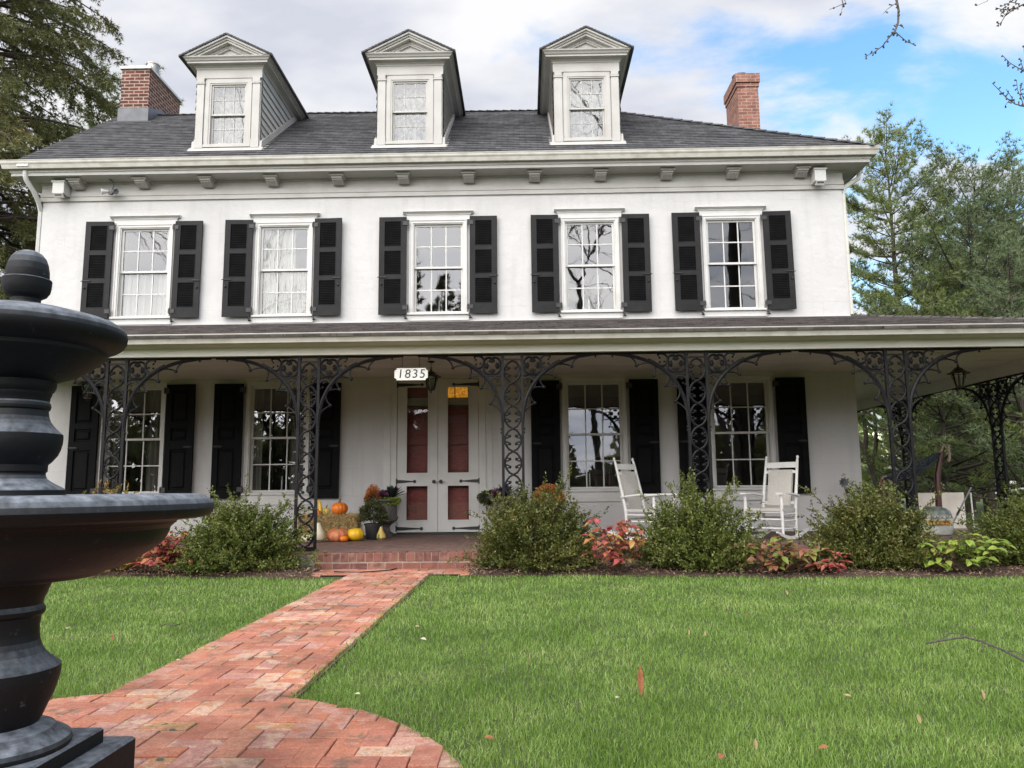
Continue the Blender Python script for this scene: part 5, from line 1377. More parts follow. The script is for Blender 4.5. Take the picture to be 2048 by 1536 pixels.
t = empty('potted_mum', (.36, -.95, FLZ), 0, 'round orange chrysanthemum standing behind the shrub right of the doors', 'potted plant')
b = MB(); b.lathe([(.12, 0), (.17, .42), (.185, .44), (.18, .47), (0, .46)], 26); b.build('pot', 'urn', t)
n = 3600; rr = np.random.default_rng(33); dd = rand_dirs(n, rr); dd[:, 2] = np.abs(dd[:, 2])
basep = dd*rr.uniform(.75, 1.05, n)[:, None]*np.array([.25, .25, .29])+np.array([0, 0, .50]); leaf_mesh('flowers', basep, dd+rr.normal(0, .3, (n, 3)), rand_dirs(n, rr), .026, .02, 'mum', t)
n = 1500; dd = rand_dirs(n, rr); basep = dd*np.array([.23, .23, .22])+np.array([0, 0, .52]); leaf_mesh('leaves', basep, dd, rand_dirs(n, rr), .04, .02, 'olive', t)

# lamp and candles behind the windows
t = empty('table_lamp', (LC[2]+.30, .62, .9), 0, 'table lamp with a cream pleated shade behind the window beside the left rocker', 'lamp')
b = MB(); b.lathe([(.10, 0), (.10, .02), (.03, .04), (.05, .2), (.02, .45), (.015, .62)], 20); b.build('base', 'bronze', t)
b = MB(); b.lathe([(.235, .62), (.10, .98)], 28, rib=lambda a, z: 1-.02*abs(math.cos(a*14))); b.build('lamp_shade', 'shade', t)
for i, (c, dx, z0, wl_) in enumerate(((WC[3], -.02, 4.05, 'fourth upper window from the left'), (WC[2], -.01, 4.05, 'middle upper window'), (LC[2], -.08, 1.0, 'window beside the left rocker'), (LC[1], .02, 1.0, 'window behind the left shrub'))):
    t = empty('candle', (c+dx, .24, z0), 0, 'white electric candle on the sill of the '+wl_, 'candle', 'candles on the window sills')
    b = MB(); b.lathe([(.03, 0), (.03, .01), (.012, .014), (.012, .20)], 12); b.build('stick', 'sign', t); b = MB(); b.lathe([(.008, .2), (.011, .215), (.004, .24), (0, .245)], 10); b.build('bulb', 'sign', t)

# right end of the porch: hammock, board, bag, tools ---------------------------
t = empty('hammock', (6.18, -.55, FLZ), 0, 'dark striped hammock slung on a mahogany stand at the right end of the porch', 'hammock')
b = MB(); b.tube([(.40, 0, .05), (.36, 0, .42), (.38, 0, .9), (.50, 0, 1.34)], [.05, .05, .045, .035], 8); b.build('stand', 'mahogany', t)
b = MB(); b.tube([(-.52, 0, .05), (-.50, 0, .42), (-.50, 0, .62), (-.52, 0, .84)], [.05, .05, .045, .03], 8); b.build('stand', 'mahogany', t)
b = MB(); b.box(-.55, .42, -.05, .05, 0.0, .07); b.build('stand_foot', 'mahogany', t)
b = MB(); n1_, n2_ = 22, 10; vs = []
for i in range(n1_+1):
    u = i/n1_; x = -.50+.96*u; zc = .84+.40*u-1.6*u*(1-u)*.45
    for j in range(n2_+1):
        v_ = j/n2_-.5; wd = .10+.62*math.sin(PI*u)**.8
        vs.append((x, v_*wd, zc+.5*wd*v_*v_*1.6+.012*math.sin(j*2.2)*math.sin(PI*u)))
b._add(vs, [(i*(n2_+1)+j, (i+1)*(n2_+1)+j, (i+1)*(n2_+1)+j+1, i*(n2_+1)+j+1) for i in range(n1_) for j in range(n2_)], 0, True); b.build('cloth', 'navy', t)
b = MB(); b.tube([(.44, -.02, 1.24), (.50, -.05, 1.38), (.56, -.05, 1.36), (.57, -.05, 1.16), (.54, -.05, 1.1)], .022, 6); b.tube([(-.52, -.02, .84), (-.46, -.04, .88), (-.38, -.04, .78)], .022, 6); b.build('rope', 'rope', t)

p0 = at(1845, 1060, -.2); p1 = at(1930, 985, -.2)
t = empty('pale_panel', ((p0.x+p1.x)/2, -.12, FLZ), 0, 'pale flat panel leaning upright behind the hammock stand', 'panel')
b = MB(); b.bbox(-.40, .38, -.02, .02, .0, p1.z-FLZ, .006); b.build('board', 'board', t); b = MB(); b.box(-.41, .39, -.03, .03, -.0, .03); b.build('rail', 'rope', t)

bp = at(1873, 1065, -1.4)
t = empty('soil_bag', (bp.x, -1.4, FLZ), R(-8), 'plump printed plastic sack with an orange band slumped on the porch', 'sack')
prof = [(.17, 0), (.215, .02), (.235, .08), (.23, .2), (.215, .29), (.185, .35), (.13, .395), (.06, .42), (.0, .425)]
def bagrib(a, z): return 1+.04*math.sin(a*5+z*9)
b = MB(); b.lathe(prof[:5], 40, rib=bagrib, sq=(1, .62)); b.build('sack', 'bag', t)
b = MB(); b.lathe(prof[4:], 40, rib=lambda a, z: 1+.10*math.sin(a*7+z*20)+.10*math.sin(a*2+1), sq=(1, .62)); b.build('gathered_top', 'bag_green', t)
b = MB()
def bagy(x, z):
    r = np.interp(z, [q[1] for q in prof], [q[0] for q in prof]); return -.62*math.sqrt(max(1e-4, r*r*1.06-x*x))-.012
for i in range(12):
    x0, x1 = -.17+.34*i/12, -.17+.34*(i+1)/12
    b.quad((x0, bagy(x0, .155), .155), (x1, bagy(x1, .155), .155), (x1, bagy(x1, .225), .225), (x0, bagy(x0, .225), .225))
b.build('band', 'bag_orange', t)
for body, z, s in (('BLACK BEA', .247, .06), ('OLTS', .165, .085)):
    cu = bpy.data.curves.new('lettering', 'FONT'); cu.body = body; cu.size = s; cu.align_x = 'CENTER'; cu.extrude = .003; cu.materials.append(MAT['black'])
    text_mesh('lettering', cu, (.03, bagy(.10, z)-.03, z), t)

t = empty('garden_rake', at(1893, 1072, -1.0), 0, 'grey-handled rake with a black grip leaning over the porch edge', 'rake')
a, c = Vector((0, 0, .0)), at(1942, 975, -.7)-at(1893, 1072, -1.0)
b = MB(); b.tube([a, c], .012, 8); b.build('handle', 'grey_pole', t); b = MB(); b.tube([a.lerp(c, .42), a.lerp(c, .54)], .017, 8); b.build('grip', 'black', t)
hp = at(1918, 1083, -1.9)-at(1893, 1072, -1.0)
b = MB(); b.tube([hp+Vector((-.10, 0, .05)), hp+Vector((.20, 0, .05))], .012, 6)
for i in range(9): b.tube([hp+Vector((-.10+.0375*i, 0, .05)), hp+Vector((-.10+.0375*i, -.015, -.01))], .006, 5)
b.tube([hp+Vector((.05, 0, .05)), a], .012, 6); b.build('tines', 'rust', t)
t = empty('white_pole', at(1951, 1075, -.6), 0, 'slim white pole leaning among the tools at the porch end', 'pole')
b = MB(); b.tube([Vector((0, 0, -.1)), at(1941, 985, -.6)-at(1951, 1075, -.6)], .012, 8); b.build('shaft', 'chair', t)
b = MB(); b.tube([at(1933, 983, -.6)-at(1951, 1075, -.6), at(1948, 981, -.6)-at(1951, 1075, -.6)], .02, 8); b.build('knob', 'black', t)
gp = at(1690, 985, -.35)
t = empty('wall_ornament', gp, 0, 'small grey metal flower ornament standing close to the right corner of the house', 'ornament')
b = MB(); b.tube([(.02, 0, -.5), (.03, 0, -.05), (.0, 0, .08), (-.02, 0, .16)], .010, 6); b.build('stem', 'lead', t)
b = MB()
for i in range(9):
    a_ = 2*PI*i/9; big_leaf(b, (-.02, 0, .16), (math.cos(a_), -.5, math.sin(a_)), (0, -1, 0), .10, .05, 0)
b.ball((-.02, -.03, .165), .022, 6); b.build('petals', 'lead', t)
b = MB(); b.ball((.05, 0, .03), .045, 8); b.tube([(.05, 0, .03), (.11, 0, -.02), (.14, 0, -.10)], .018, 6); b.build('figure', 'black', t)

# ------------------------------------------------------------------ shrubs and plants
def shrub(loc, rx, ry, hgt, seed, label, mat='boxwood', n_st=380, lab_group='rounded evergreen shrubs along the porch', leaf=.033, gaps=.0):
    rr = np.random.default_rng(seed)
    t = empty('shrub', loc, 0, label, 'shrub', lab_group)
    st = MB(); P = []; D = []
    for i in range(n_st):
        a = rr.uniform(0, 2*PI); u = rr.uniform(0, 1)**.62; el = (PI/2)*(1-u)*.98+.08
        d = np.array([math.cos(a)*math.cos(el)*rx, math.sin(a)*math.cos(el)*ry, math.sin(el)*hgt])
        Lf = rr.uniform(.72, 1.0) if rr.uniform() > .09 else rr.uniform(1.0, 1.20)
        lump = 1+.12*math.sin(a*3+seed)+.08*math.sin(a*5+2*seed+el*4)
        end = d*Lf*lump; base = np.array([math.cos(a)*.10*rx, math.sin(a)*.10*ry, .0])
        ctrl = base*.4+np.array([end[0]*.45, end[1]*.45, end[2]*.66])
        ts = np.linspace(0, 1, 7); pts = np.array([(1-q)**2*base+2*q*(1-q)*ctrl+q*q*end for q in ts])
        if i % 3 == 0: st.tube([tuple(p) for p in pts], [.006, .005, .0045, .004, .003, .0025, .0015], 4)
        def leaves_along(pts, dens, t0):
            seg = np.linalg.norm(np.diff(pts, axis=0), axis=1).sum(); m = max(3, int(seg*dens))
            q = rr.uniform(t0, 1, m); idx = np.clip((q*(len(pts)-1)).astype(int), 0, len(pts)-2); fr = q*(len(pts)-1)-idx
            p = pts[idx]*(1-fr[:, None])+pts[idx+1]*fr[:, None]; tang = unit(pts[idx+1]-pts[idx])
            P.append(p+rr.normal(0, .006, (m, 3))); D.append(tang*.9+rand_dirs(m, rr)*.9)
        leaves_along(pts, 62, .25)
        for k in range(6):                              # side twigs
            q = rr.uniform(.30, .98); p0 = (1-q)**2*base+2*q*(1-q)*ctrl+q*q*end
            dd = unit(end-base)[None][0]*.8+rand_dirs(1, rr)[0]*.75; dd[2] += .15; L = rr.uniform(.07, .20)*hgt
            leaves_along(np.array([p0, p0+unit(dd)*L*.5, p0+unit(dd)*L+np.array([0, 0, .02])]), 115, .0)
    P = np.concatenate(P); D = np.concatenate(D); ok = P[:, 2] > .02; P, D = P[ok], D[ok]; n = len(P)
    leaf_mesh('foliage', P, D, rand_dirs(n, rr)+np.array([0, 0, .6]), rr.uniform(.7, 1.25, n)*leaf, rr.uniform(.7, 1.2, n)*leaf*.52, mat, t)
    st.build('stem', 'stem', t)
    return t
shrub((-3.33, -3.98, .06), .84, .58, .84, 1, 'shrub left of the brick steps, beside the fountain basin')
shrub((.07, -4.02, .06), .82, .58, .86, 2, 'shrub right of the brick steps, in front of the middle iron column', 'boxwood_olive')
shrub((1.93, -4.12, .06), .76, .56, .90, 3, 'shrub between the two rocking chairs')
shrub((3.84, -4.18, .06), .84, .58, .84, 4, 'shrub right of the left-facing rocking chair', 'boxwood_olive', 420)
shrub((5.75, -4.2, .06), .88, .58, .80, 5, 'rightmost shrub, cut by the edge of the photo', n_st=400)
shrub((-5.03, -3.95, .06), .62, .5, .98, 6, 'orange tinged shrub rising behind the fountain basin', 'orange_shrub', 110, 'autumn plants in the bed')

def hydrangea(loc, rx, hgt, n, seed, mat, label, leafL=.105, low=False):
    rr = random.Random(seed); t = empty('hydrangea', loc, 0, label, 'plant', 'autumn-coloured hydrangeas in the mulch bed')
    st = MB(); lf = MB(); k = 0
    while k < n:
        a = rr.uniform(0, 2*PI); u = rr.random()**.6; H = hgt*rr.uniform(.25 if low else .45, 1.0)*(1-.35*u)
        end = Vector((rx*u*math.cos(a), rx*.7*u*math.sin(a), H)); mid_ = Vector((end.x*.35, end.y*.35, H*.6))
        pts = [Vector((0, 0, 0)).lerp(mid_, q).lerp(mid_.lerp(end, q), q) for q in (0, .25, .5, .75, 1)]
        st.tube(pts, [.006, .005, .004, .004, .003], 5)
        for q in ((1, 1) if not low else (1, 1, .8, .6)):
            for s in (0, PI):
                if rr.random() < .12: continue
                p = Vector((0, 0, 0)).lerp(mid_, q).lerp(mid_.lerp(end, q), q); b_ = a+s+rr.uniform(-.9, .9)+(1.3 if q < 1 else 0)
                el = rr.uniform(-.35, .5); big_leaf(lf, p, (math.cos(b_)*math.cos(el), math.sin(b_)*math.cos(el), math.sin(el)), (rr.gauss(0, .3), rr.gauss(0, .3)-.25, 1), leafL*rr.uniform(.65, 1.15), leafL*rr.uniform(.5, .72), rr.uniform(.15, .5)); k += 1
    lf.build('foliage', mat, t); st.build('stem', 'stem', t); return t
hydrangea((1.02, -4.42, .08), .46, .80, 210, 1, 'hyd_red', 'red and pink leaved hydrangea between the second and third shrubs', low=True)
hydrangea((2.80, -4.55, .08), .48, .42, 280, 2, 'hyd_mix', 'low bronze and green hydrangea between the rocking-chair shrubs', low=True)
hydrangea((3.22, -4.62, .08), .26, .26, 90, 3, 'hyd_red', 'small low reddish hydrangea against the shrub right of the rocker', .08, True)
hydrangea((4.62, -4.62, .08), .44, .50, 260, 4, 'hyd_green', 'lime green hydrangea near the sack at the right end', low=True)
hydrangea((-4.12, -4.05, .08), .48, .64, 300, 5, 'hyd_red', 'red and green hydrangea peeping out under the fountain basin', low=True)
hydrangea((.62, -4.25, .08), .34, .30, 40, 6, 'boxwood', 'sparse low green plant at the foot of the second shrub', .05, True)

# fallen leaves, twigs, hose -------------------------------------------------
def gpt(px, py, z=.085):
    d = _f*FPX+_r*(px-1024)-_u*(py-768); q = (z-CAM_H)/d.z; return Vector((d.x*q, CAM_Y+d.y*q, z))
LV = [(1283, 1392, .135, 'leaf_brown', 'large upright brown oak leaf standing in the grass', True), (1446, 1508, .055, 'leaf_brown', 'curled reddish brown leaf low on the lawn near the bottom edge', False),
      (1055, 1321, .04, 'leaf_brown', 'small orange brown leaf right of the path', False), (1576, 1190, .05, 'leaf_tan', 'upright tan leaf below the bronze hydrangea', True),
      (1969, 1399, .05, 'leaf_tan', 'upright tan leaf towards the right edge of the lawn', True), (1494, 1228, .045, 'leaf_brown', 'dark brown leaf lying below the middle shrub', False),
      (1378, 1270, .04, 'leaf_tan', 'little tan leaf standing near a straw blade', True), (1410, 1272, .04, 'leaf_tan', 'tan leaf tip at the end of a straw blade', True),
      (720, 1388, .04, 'leaf_pale', 'pale whitish curled leaf just right of the path corner', False), (1232, 1396, .045, 'leaf_pale', 'pale leaf beside the large brown oak leaf', False),
      (841, 1277, .06, 'leaf_pale', 'slim cream leaf close to the path edge', False), (830, 1253, .045, 'leaf_tan', 'tan leaf near the slim cream leaf', False), (136, 1254, .06, 'leaf_tan', 'tan leaf on the left lawn near the fountain foot', False),
      (226, 1280, .05, 'leaf_brown', 'reddish leaf on the left lawn', True), (423, 1173, .05, 'leaf_tan', 'tan leaf on the left lawn near the bed', False), (1513, 1500, .045, 'leaf_tan', 'curled tan leaf beside the reddish brown leaf', True),
      (1842, 1447, .045, 'leaf_tan', 'tan leaf standing on the lower right lawn', True), (1688, 1390, .04, 'leaf_tan', 'tan leaf in the middle of the right lawn', False), (1658, 1494, .05, 'leaf_brown', 'brown leaf flat on the lower lawn', False), (352, 1320, .03, 'leaf_pale', 'small white leaf at the left edge of the path', False), (968, 1475, .05, 'leaf_brown', 'bronze leaf on the grass right of the terrace', False)]
rr_ = random.Random(12)
for px, py, L, mt, lab, upright in LV:
    L *= .80 if L < .1 else .95
    p = gpt(px, py, .09 if not upright else .075)
    b = MB()
    if upright: big_leaf(b, (0, 0, 0), (rr_.uniform(-.3, .3), .1, 1), (rr_.uniform(-.4, .4), -1, .1), L, L*(.24 if L > .1 else .42), -.05)
    else:
        a = rr_.uniform(0, 6.28); big_leaf(b, (0, 0, 0), (math.cos(a), math.sin(a), .15), (0, -.35, 1), L, L*.55, .25)
    o = b.build('fallen_leaf', mt, loc=p); tag(o, lab, 'leaf', 'fallen leaves on the lawn')
b = MB(); pts = [gpt(1852, 1287, .10), gpt(1880, 1281, .115), gpt(1930, 1274, .125), gpt(1965, 1283, .12), gpt(2010, 1302, .11), gpt(2060, 1328, .10)]
b.tube(pts, [.005, .006, .006, .006, .006, .007], 6); b.tube([pts[1], gpt(1900, 1266, .13), gpt(1925, 1268, .13)], .003, 5); b.tube([pts[3], gpt(1966, 1305, .08)], .0025, 4); b.tube([pts[4], gpt(2030, 1302, .12), gpt(2052, 1312, .11)], .003, 4)
tag(b.build('twig', 'bark_grey'), 'long forked dead twig lying on the right of the lawn', 'twig')
b = MB(); pts = [gpt(322, 1252, .09), gpt(335, 1247, .10), gpt(350, 1251, .10), gpt(360, 1248, .09)]; b.tube(pts, .004, 5)
tag(b.build('twig', 'bark_grey'), 'short grey twig on the left lawn', 'twig')
b = MB(); pts = [gpt(668, 1143, .075), gpt(715, 1145, .072), gpt(745, 1143, .072), gpt(775, 1141, .072), gpt(790, 1138, .073), gpt(800, 1134, .075)]; b.tube(pts, .009, 6)
tag(b.build('hose', 'black'), 'thin black hose lying across the path in front of the step', 'hose')

# ------------------------------------------------------------------ trees
def bez(p0, p1, p2, n): return [p0.lerp(p1, t).lerp(p1.lerp(p2, t), t) for t in np.linspace(0, 1, n)]
def conifer(name, loc, hgt, crown0, rad, seed, mat, label, cat='tree', group=None, up=.35, droop=0.0, whorl=.62, per=6, tuft=.15, needles=9, nw=.018, fork=False, dens=1.0, shape=.75, trunk_r=.2, bark='bark', facing=None):
    rr = random.Random(seed); nr = np.random.default_rng(seed)
    t = empty(name, loc, 0, label, cat, group or 'evergreen trees about the house')
    tr = MB(); lean = Vector((rr.uniform(-.03, .03), rr.uniform(-.03, .03), 0))*hgt
    def axis(z): return lean*(z/hgt)**2+Vector((.12*math.sin(z*.5+seed), .1*math.cos(z*.4+seed), 0))
    tops = [(None, 0)]
    tr.tube([axis(z)+Vector((0, 0, z)) for z in np.linspace(0, hgt*.97, 14)], [trunk_r*(1-.93*q) for q in np.linspace(0, 1, 14)], 8)
    tr.build('trunk', bark, t)
    br = MB(); TP = []; TD = []
    z = crown0
    while z < hgt*.985:
        f = (z-crown0)/(hgt-crown0); L0 = rad*max(.05, (1-f)**shape)*(0.75+.25*min(1, f*5+.3))
        n = per if f < .85 else max(3, per-2)
        a0 = rr.uniform(0, 6.28)
        for k in range(n):
            if rr.random() < .10: continue
            a = a0+2*PI*k/n+rr.uniform(-.35, .35); L = L0*rr.uniform(.6, 1.18)
            if rr.random() < .08: L *= 1.25
            s = axis(z)+Vector((0, 0, z+rr.uniform(-.15, .15))); rise = (up+.55*f*f)*L*rr.uniform(.6, 1.3)
            e = s+Vector((math.cos(a)*L, math.sin(a)*L, rise-droop*L)); m = s+Vector((math.cos(a)*L*.5, math.sin(a)*L*.5, (rise*.25 if droop == 0 else .12*L)))
            pts = bez(s, m, e, 7); r0 = max(.010, .016*L)
            br.tube(pts, [r0*(1-.85*q/6) for q in range(7)], 4, caps=False)
            d = (e-s).normalized(); side = d.cross(Vector((0, 0, 1))).normalized()
            m_tw = max(4, int(L*9.5*dens))
            for j in range(m_tw):
                q = rr.uniform(.22, 1)**.75; i = min(5, int(q*6)); p = pts[i].lerp(pts[i+1], q*6-i)
                sg = rr.choice((-1, 1)); tl = (.16+.30*L*(1-q*.7)*rr.uniform(.4, 1))*rr.uniform(.6, 1.2)
                tl = min(tl, 1.1)
                td = (d*rr.uniform(.35, .9)+side*sg*rr.uniform(.4, 1)+Vector((0, 0, rr.uniform(-.1, .45) if droop == 0 else rr.uniform(-1.3, -.3)))).normalized()
                nt_ = max(2, int(tl/.085))
                if tl > .35 and rr.random() < .5: br.tube([p, p+td*tl*.9], [.008, .004], 3, caps=False)
                for g in range(nt_):
                    w_ = (g+1)/nt_; TP.append(p+td*tl*w_+Vector((rr.gauss(0, .04), rr.gauss(0, .04), rr.gauss(0, .03)))); TD.append(td+Vector((0, 0, .35 if droop == 0 else -.35)))
            TP.append(e); TD.append(d)
        z += whorl*rr.uniform(.7, 1.25)*(1-.35*f)
    br.build('branches', bark, t)
    TP = np.array([tuple(p) for p in TP]); TD = unit(np.array([tuple(p) for p in TD])); n = len(TP)
    base = np.repeat(TP, needles, 0); d = unit(np.repeat(TD, needles, 0)*.75+rand_dirs(n*needles, nr)*.9)
    needle_mesh('needles', base-d*.015, d, nr.uniform(.65, 1.2, n*needles)*tuft, nw*nr.uniform(.7, 1.3, n*needles), mat, t, nr)
    return t

# spruce and pine at the left, behind the house corner
conifer('spruce_tree', (-16.4, 8.5, 0), 27, 1.5, 6.2, 3, 'spruce', 'tall dark drooping spruce with brownish tips rising behind the left gable', up=.05, droop=.36, whorl=.50, per=8, tuft=.17, needles=8, nw=.030, dens=1.05, trunk_r=.34, shape=.6)
conifer('pine_tree', (-15.2, 14.5, 0), 17.2, 2.5, 4.6, 8, 'pine', 'lighter airy pine between the spruce and the left chimney', up=.35, whorl=.6, per=6, tuft=.19, needles=9, nw=.022, shape=.42)
# pines at the right
conifer('pine_tree', (11.3, 9.5, 0), 11.6, 4.2, 2.1, 21, 'pine', 'tall open white pine standing next to the right corner of the eaves', up=.55, whorl=.55, per=6, tuft=.17, needles=10, nw=.019, shape=.30, trunk_r=.17, dens=1.7)
conifer('pine_tree', (12.95, 9.0, 0), 10.3, 1.2, 3.6, 22, 'pine_blue', 'dense bluish pine with spiky leaders near the right edge', up=.55, whorl=.5, per=7, tuft=.16, needles=10, nw=.019, shape=.5, trunk_r=.18, dens=1.35)
conifer('pine_tree', (15.3, 10.5, 0), 10.8, 1.0, 3.8, 23, 'pine_blue', 'bluish pine at the right edge, its leader the highest of the pair', up=.5, whorl=.5, per=7, tuft=.17, needles=10, nw=.02, shape=.5, trunk_r=.18, dens=1.35)
conifer('pine_tree', (14.8, 13.0, 0), 8.6, 1.6, 3.8, 24, 'pine', 'lower bushy pine behind the tall open white pine', up=.3, whorl=.5, per=7, tuft=.19, needles=9, nw=.023, shape=.5)
conifer('pine_tree', (10.1, 5.8, 0), 5.6, .5, 2.3, 25, 'pine', 'soft green young pine seen under the porch roof beyond the corner column', up=.35, whorl=.42, per=7, tuft=.15, needles=10, nw=.017, shape=.5, trunk_r=.10, dens=.95)
conifer('pine_tree', (11.3, 4.8, 0), 6.4, .6, 2.6, 26, 'pine_blue', 'young bluish pine seen beyond the farther iron column', up=.3, whorl=.45, per=7, tuft=.15, needles=9, nw=.018, shape=.5, trunk_r=.11, dens=.8)
conifer('pine_tree', (18.2, 17.0, 0), 11.0, .8, 4.6, 27, 'pine', 'broad pine filling the gap behind the two bluish pines', up=.3, whorl=.6, per=7, tuft=.23, needles=8, nw=.03, shape=.5)
conifer('pine_tree', (19.3, 24.0, 0), 9.0, .6, 4.2, 28, 'pine_blue', 'distant pine between the nearer pines right of the house', up=.3, whorl=.55, per=7, tuft=.22, needles=8, nw=.028, shape=.5)

def bare_tree(name, loc, hgt, seed, label, r0=.2, spread=.62, depth=6, bark='bark', leafmat=None, nleaf=0, group=None, lsize=.10):
    rr = random.Random(seed); t = empty(name, loc, 0, label, 'tree', group or 'broadleaf trees about the garden'); b = MB(); tw = MB(); tips = []
    def grow(p, d, L, r, k):
        if k == 0 or r < .004: return
        n = 4; pts = [p]; q = p.copy(); dd = d.copy()
        for i in range(n):
            dd = (dd+Vector((rr.gauss(0, .13), rr.gauss(0, .13), rr.gauss(.03, .09)))).normalized(); q = q+dd*(L/n); pts.append(q.copy())
        (b if k > depth-2 else tw).tube(pts, [r*(1-.38*i/n) for i in range(n+1)], 7 if k > depth-2 else 4, caps=False)
        if k <= 3: tips.extend(pts[1:])
        for j in range(rr.choice((2, 3, 3)) if k > 1 else 0):
            i = rr.choice((2, 3, 4)) if j else 4; nd = (dd+Vector((rr.gauss(0, spread), rr.gauss(0, spread), rr.gauss(.1, spread*.6)))).normalized()
            grow(pts[i], nd, L*rr.uniform(.62, .86), r*.60*rr.uniform(.8, 1.1), k-1)
    grow(Vector((0, 0, 0)), Vector((0, 0, 1)), hgt*.27, r0, depth)
    b.build('trunk', bark, t); tw.build('branches', bark, t)
    if leafmat:
        nr = np.random.default_rng(seed); P = np.array([tuple(p) for p in tips]); P = P[nr.integers(0, len(P), nleaf)]+nr.normal(0, .16, (nleaf, 3))
        leaf_mesh('leaves', P, rand_dirs(nleaf, nr), rand_dirs(nleaf, nr), nr.uniform(.6, 1.2, nleaf)*lsize, lsize*.7, leafmat, t)
    return t
bare_tree('bare_tree', (12.4, 14.0, 0), 8.5, 5, 'bare branching tree showing against the sky past the house corner under the porch roof', .16, .6, 6)
bare_tree('yellow_tree', (24.7, 30.0, 0), 7.5, 6, 'small yellow-leaved tree far off beyond the porch end', .14, .6, 6, 'bark', 'yellow_leaf', 5000, lsize=.22)
bare_tree('yellow_tree', (29.5, 38.0, 0), 8.0, 7, 'distant thin yellow tree beside the parked car', .14, .6, 6, 'bark', 'yellow_leaf', 4000, lsize=.26)
# far edge of the wood closing the view
nr = np.random.default_rng(77); n = 52000
ang = nr.uniform(-1.0, 1.05, n); dist = nr.uniform(62, 85, n); top = 5.0+2.2*np.sin(ang*23)+1.4*np.sin(ang*51+1)+1.0*np.sin(ang*97)
P = np.stack([np.sin(ang)*dist, np.cos(ang)*dist-13, nr.uniform(0, 1, n)**.85*top], 1)
tag(leaf_mesh('distant_woods', P, rand_dirs(n, nr), rand_dirs(n, nr), nr.uniform(.5, 1.1, n), nr.uniform(.35, .7, n), 'pine'), 'far belt of woodland closing the view beyond the lawn', 'woods', kind='stuff')

# larch at the right whose twigs hang into the top of the view
t = empty('larch_tree', (5.75, -7.4, 0), 0, 'larch whose knobbly bare twigs hang into the top right of the view', 'tree', 'broadleaf trees about the garden'); O = Vector((5.75, -7.4, 0))
b = MB(); b.tube([(0, 0, 0), (.05, 0, 3), (.0, .1, 6), (.1, .1, 10), (0, 0, 13)], [.26, .22, .18, .12, .03], 10); b.build('trunk', 'bark', t)
b = MB(); rl = random.Random(15)
def limb(p0, p1, p2, r0, r1): 
    pts = bez(Vector(p0), Vector(p1), Vector(p2), 9); b.tube(pts, list(np.linspace(r0, r1, 9)), 6); return pts
L1 = limb((0, .05, 4.6), (-2, .2, 6.2), tuple(at(1770, -60, -7.0)-O), .06, .018); L2 = limb((0, .05, 3.6), (-1.2, .3, 5.2), tuple(at(2120, 20, -7.0)-O), .05, .02)
L3 = limb((0, 0, 3.0), (-1.2, .2, 3.4), tuple(at(2110, 215, -7.0)-O), .04, .015)
L4 = limb((0, .1, 4.3), (-2, .3, 6.2), tuple(at(1690, -70, -7.0)-O), .04, .012)
b.build('branches', 'bark_grey', t)
def twig(pix, r0, r1, spur=.022, Y=-7.0):
    b = MB()
    pts = [at(x, y, Y)-O for x, y in pix]; b.tube(pts, list(np.linspace(r0, r1, len(pts))), 5)
    for i in range(len(pts)-1):
        L = (pts[i+1]-pts[i]).length; k = max(1, int(L/spur))
        for j in range(k):
            p = pts[i].lerp(pts[i+1], (j+rl.random())/k); d = Vector((rl.gauss(0, 1), rl.gauss(0, 1), rl.gauss(0, 1))).normalized(); l = rl.uniform(.010, .028)
            b.tube([p, p+d*l], [.0035, .006], 5); b.ball(p+d*l, rl.uniform(.006, .0095), 4)
    b.build('twig', 'bark_grey', t)
twig([(1770, -60), (1793, 0), (1797, 20), (1796, 45), (1790, 62)], .011, .008)
twig([(1790, 62), (1778, 75), (1765, 92), (1750, 103), (1729, 114)], .007, .002); twig([(1788, 62), (1800, 72), (1812, 82), (1832, 91)], .006, .002)
twig([(1789, 8), (1775, 18), (1766, 28)], .003, .0015, .09); twig([(1796, 50), (1804, 52), (1808, 57)], .003, .003, .03)
twig([(1690, -70), (1684, 0), (1686, 8), (1675, 13), (1659, 19)], .005, .002, .08); twig([(1686, 4), (1683, 25)], .003, .0015, .09); twig([(1684, -10), (1693, 8)], .003, .0015, .09)
twig([(2120, 20), (2048, 8), (2025, 20), (2010, 32), (2003, 44), (1992, 53)], .008, .002); twig([(2030, 16), (2014, 20), (2000, 18), (1991, 15)], .005, .002, .016); twig([(2040, 8), (2022, 4), (2005, 12)], .004, .002, .016); twig([(2010, 30), (2003, 22), (2001, 34)], .003, .002, .02)
twig([(2110, 215), (2048, 213), (2030, 208), (2012, 195), (1998, 180), (1984, 166)], .006, .0025, .03); twig([(2048, 213), (2042, 195), (2035, 180), (2033, 160)], .004, .002, .025); twig([(2030, 206), (2020, 190), (2012, 178)], .003, .002, .025); twig([(2048, 200), (2040, 180), (2046, 165)], .003, .002, .02); twig([(2020, 198), (2010, 212)], .003, .002, .02)
twig([(2110, 215), (2060, 150), (2040, 138), (2020, 126), (2004, 110)], .005, .0025, .03); twig([(2048, 142), (2042, 125), (2040, 115)], .003, .002, .02); twig([(2060, 148), (2052, 110), (2047, 92)], .003, .002, .02)
twig([(1980, -30), (1975, 2), (1952, 12)], .003, .0015, .09)

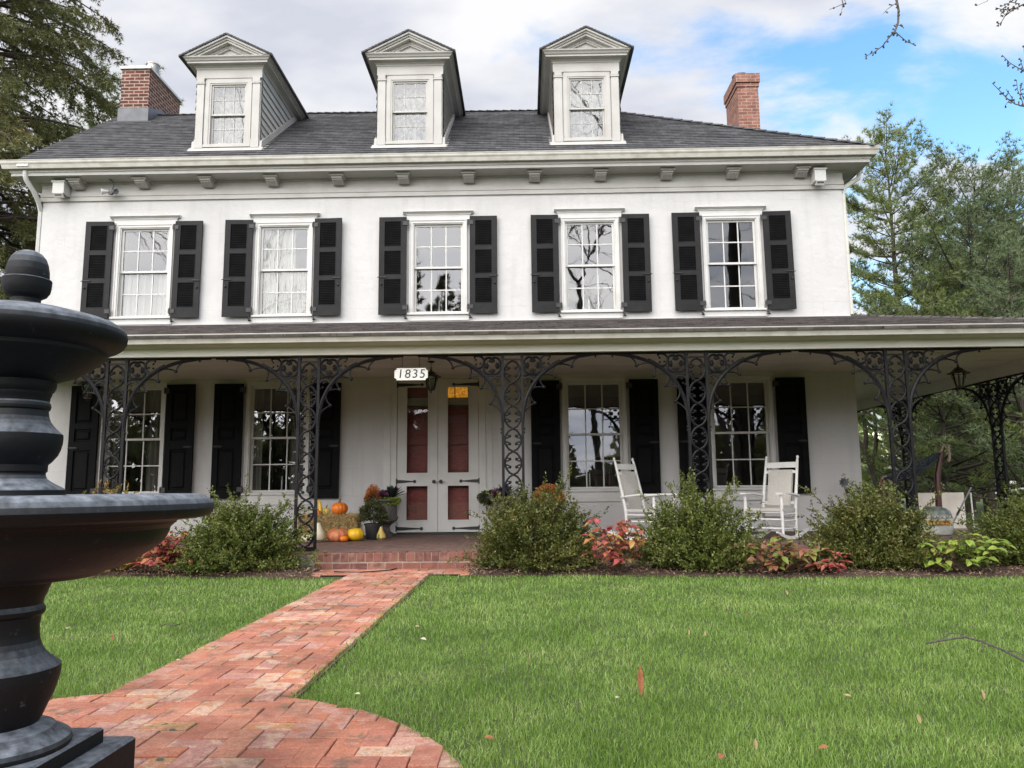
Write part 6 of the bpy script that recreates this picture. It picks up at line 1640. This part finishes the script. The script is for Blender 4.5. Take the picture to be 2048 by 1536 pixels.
# what the windows mirror: trees and wires across the lane behind the viewer
for i, (x, y, h_, sd) in enumerate(((-18.0, -26, 27, 51), (-11.0, -24, 25, 54), (3.6, -25, 27, 52), (11.5, -28, 24, 53))):
    bare_tree('bare_tree', (x, y, 0), h_, sd, ('bare spreading tree across the lane, mirrored in the leftmost windows', 'bare tree across the lane, mirrored in the second window column', 'tall bare tree across the lane, mirrored right of the middle', 'bare tree across the lane, mirrored in the rightmost windows')[i], (.13, .12, .22, .18)[i], .62, 7, group='trees across the lane behind the viewer')
for i, (x, y, h_) in enumerate(((-8.7, -46, 20), (-6.5, -48, 18.5), (-4.5, -46, 20.5))):
    conifer('fir_tree', (x, y, 0), h_, 1.0, 2.6, 60+i, 'spruce', ('left', 'middle', 'right')[i]+' one of three dark firs across the lane, mirrored in the middle window', group='trees across the lane behind the viewer', up=.1, whorl=.9, per=6, tuft=.5, needles=6, nw=.12, dens=.55)
nr = np.random.default_rng(78); n = 42000
x = nr.uniform(-60, 60, n); top = 6.4+1.6*np.sin(x*.9)+1.2*np.sin(x*2.3+1)-4.2*np.exp(-((x-6.5)/3.2)**2)-2.5*np.exp(-((x-17)/2)**2)
P = np.stack([x, nr.uniform(-58, -48, n), nr.uniform(0, 1, n)**.8*top], 1)
tag(leaf_mesh('distant_woods', P, rand_dirs(n, nr), rand_dirs(n, nr), nr.uniform(.5, 1.0, n), nr.uniform(.3, .6, n), 'spruce'), 'dark belt of evergreens behind the viewer, seen only as window reflections', 'woods', kind='stuff')
b = MB()
for y, z, sg_ in ((-33, 8.6, .5), (-33.2, 8.0, .6), (-33.4, 7.2, .55), (-33.1, 9.6, .4)):
    b.tube([(-45+90*i/20, y, z-sg_*(1-((i-10)/10)**2)) for i in range(21)], .022, 4)
tag(b.build('overhead_wires', 'black'), 'black overhead wires along the lane mirrored in the upper windows', 'wires')

# parked car glimpsed far beyond the porch
cp = at(2030, 985, 35)
t = empty('parked_car', (cp.x+1.2, 35, 0), R(8), 'white car parked far off beyond the porch end', 'car')
side = [(-2.2, .35), (-2.25, .75), (-2.1, .95), (-1.2, 1.05), (-.75, 1.5), (.9, 1.55), (1.7, 1.05), (2.2, .95), (2.25, .4)]
b = MB(); b.prism(side, 'y', -.85, .85); b.build('body', 'car_white', t)
b = MB(); b.prism([(-1.05, 1.07), (-.68, 1.44), (.82, 1.48), (1.45, 1.07)], 'y', -.865, .865); b.build('window', 'glass_low', t)
for x in (-1.4, 1.4):
    for s in (-1, 1):
        b = MB(); b.lathe([(.0, -.1), (.31, -.1), (.33, -.06), (.33, .06), (.31, .1), (0, .1)], 18); b.build('wheel', 'tyre', t, loc=(x, s*.8, .33), rot=(R(90), 0, 0))
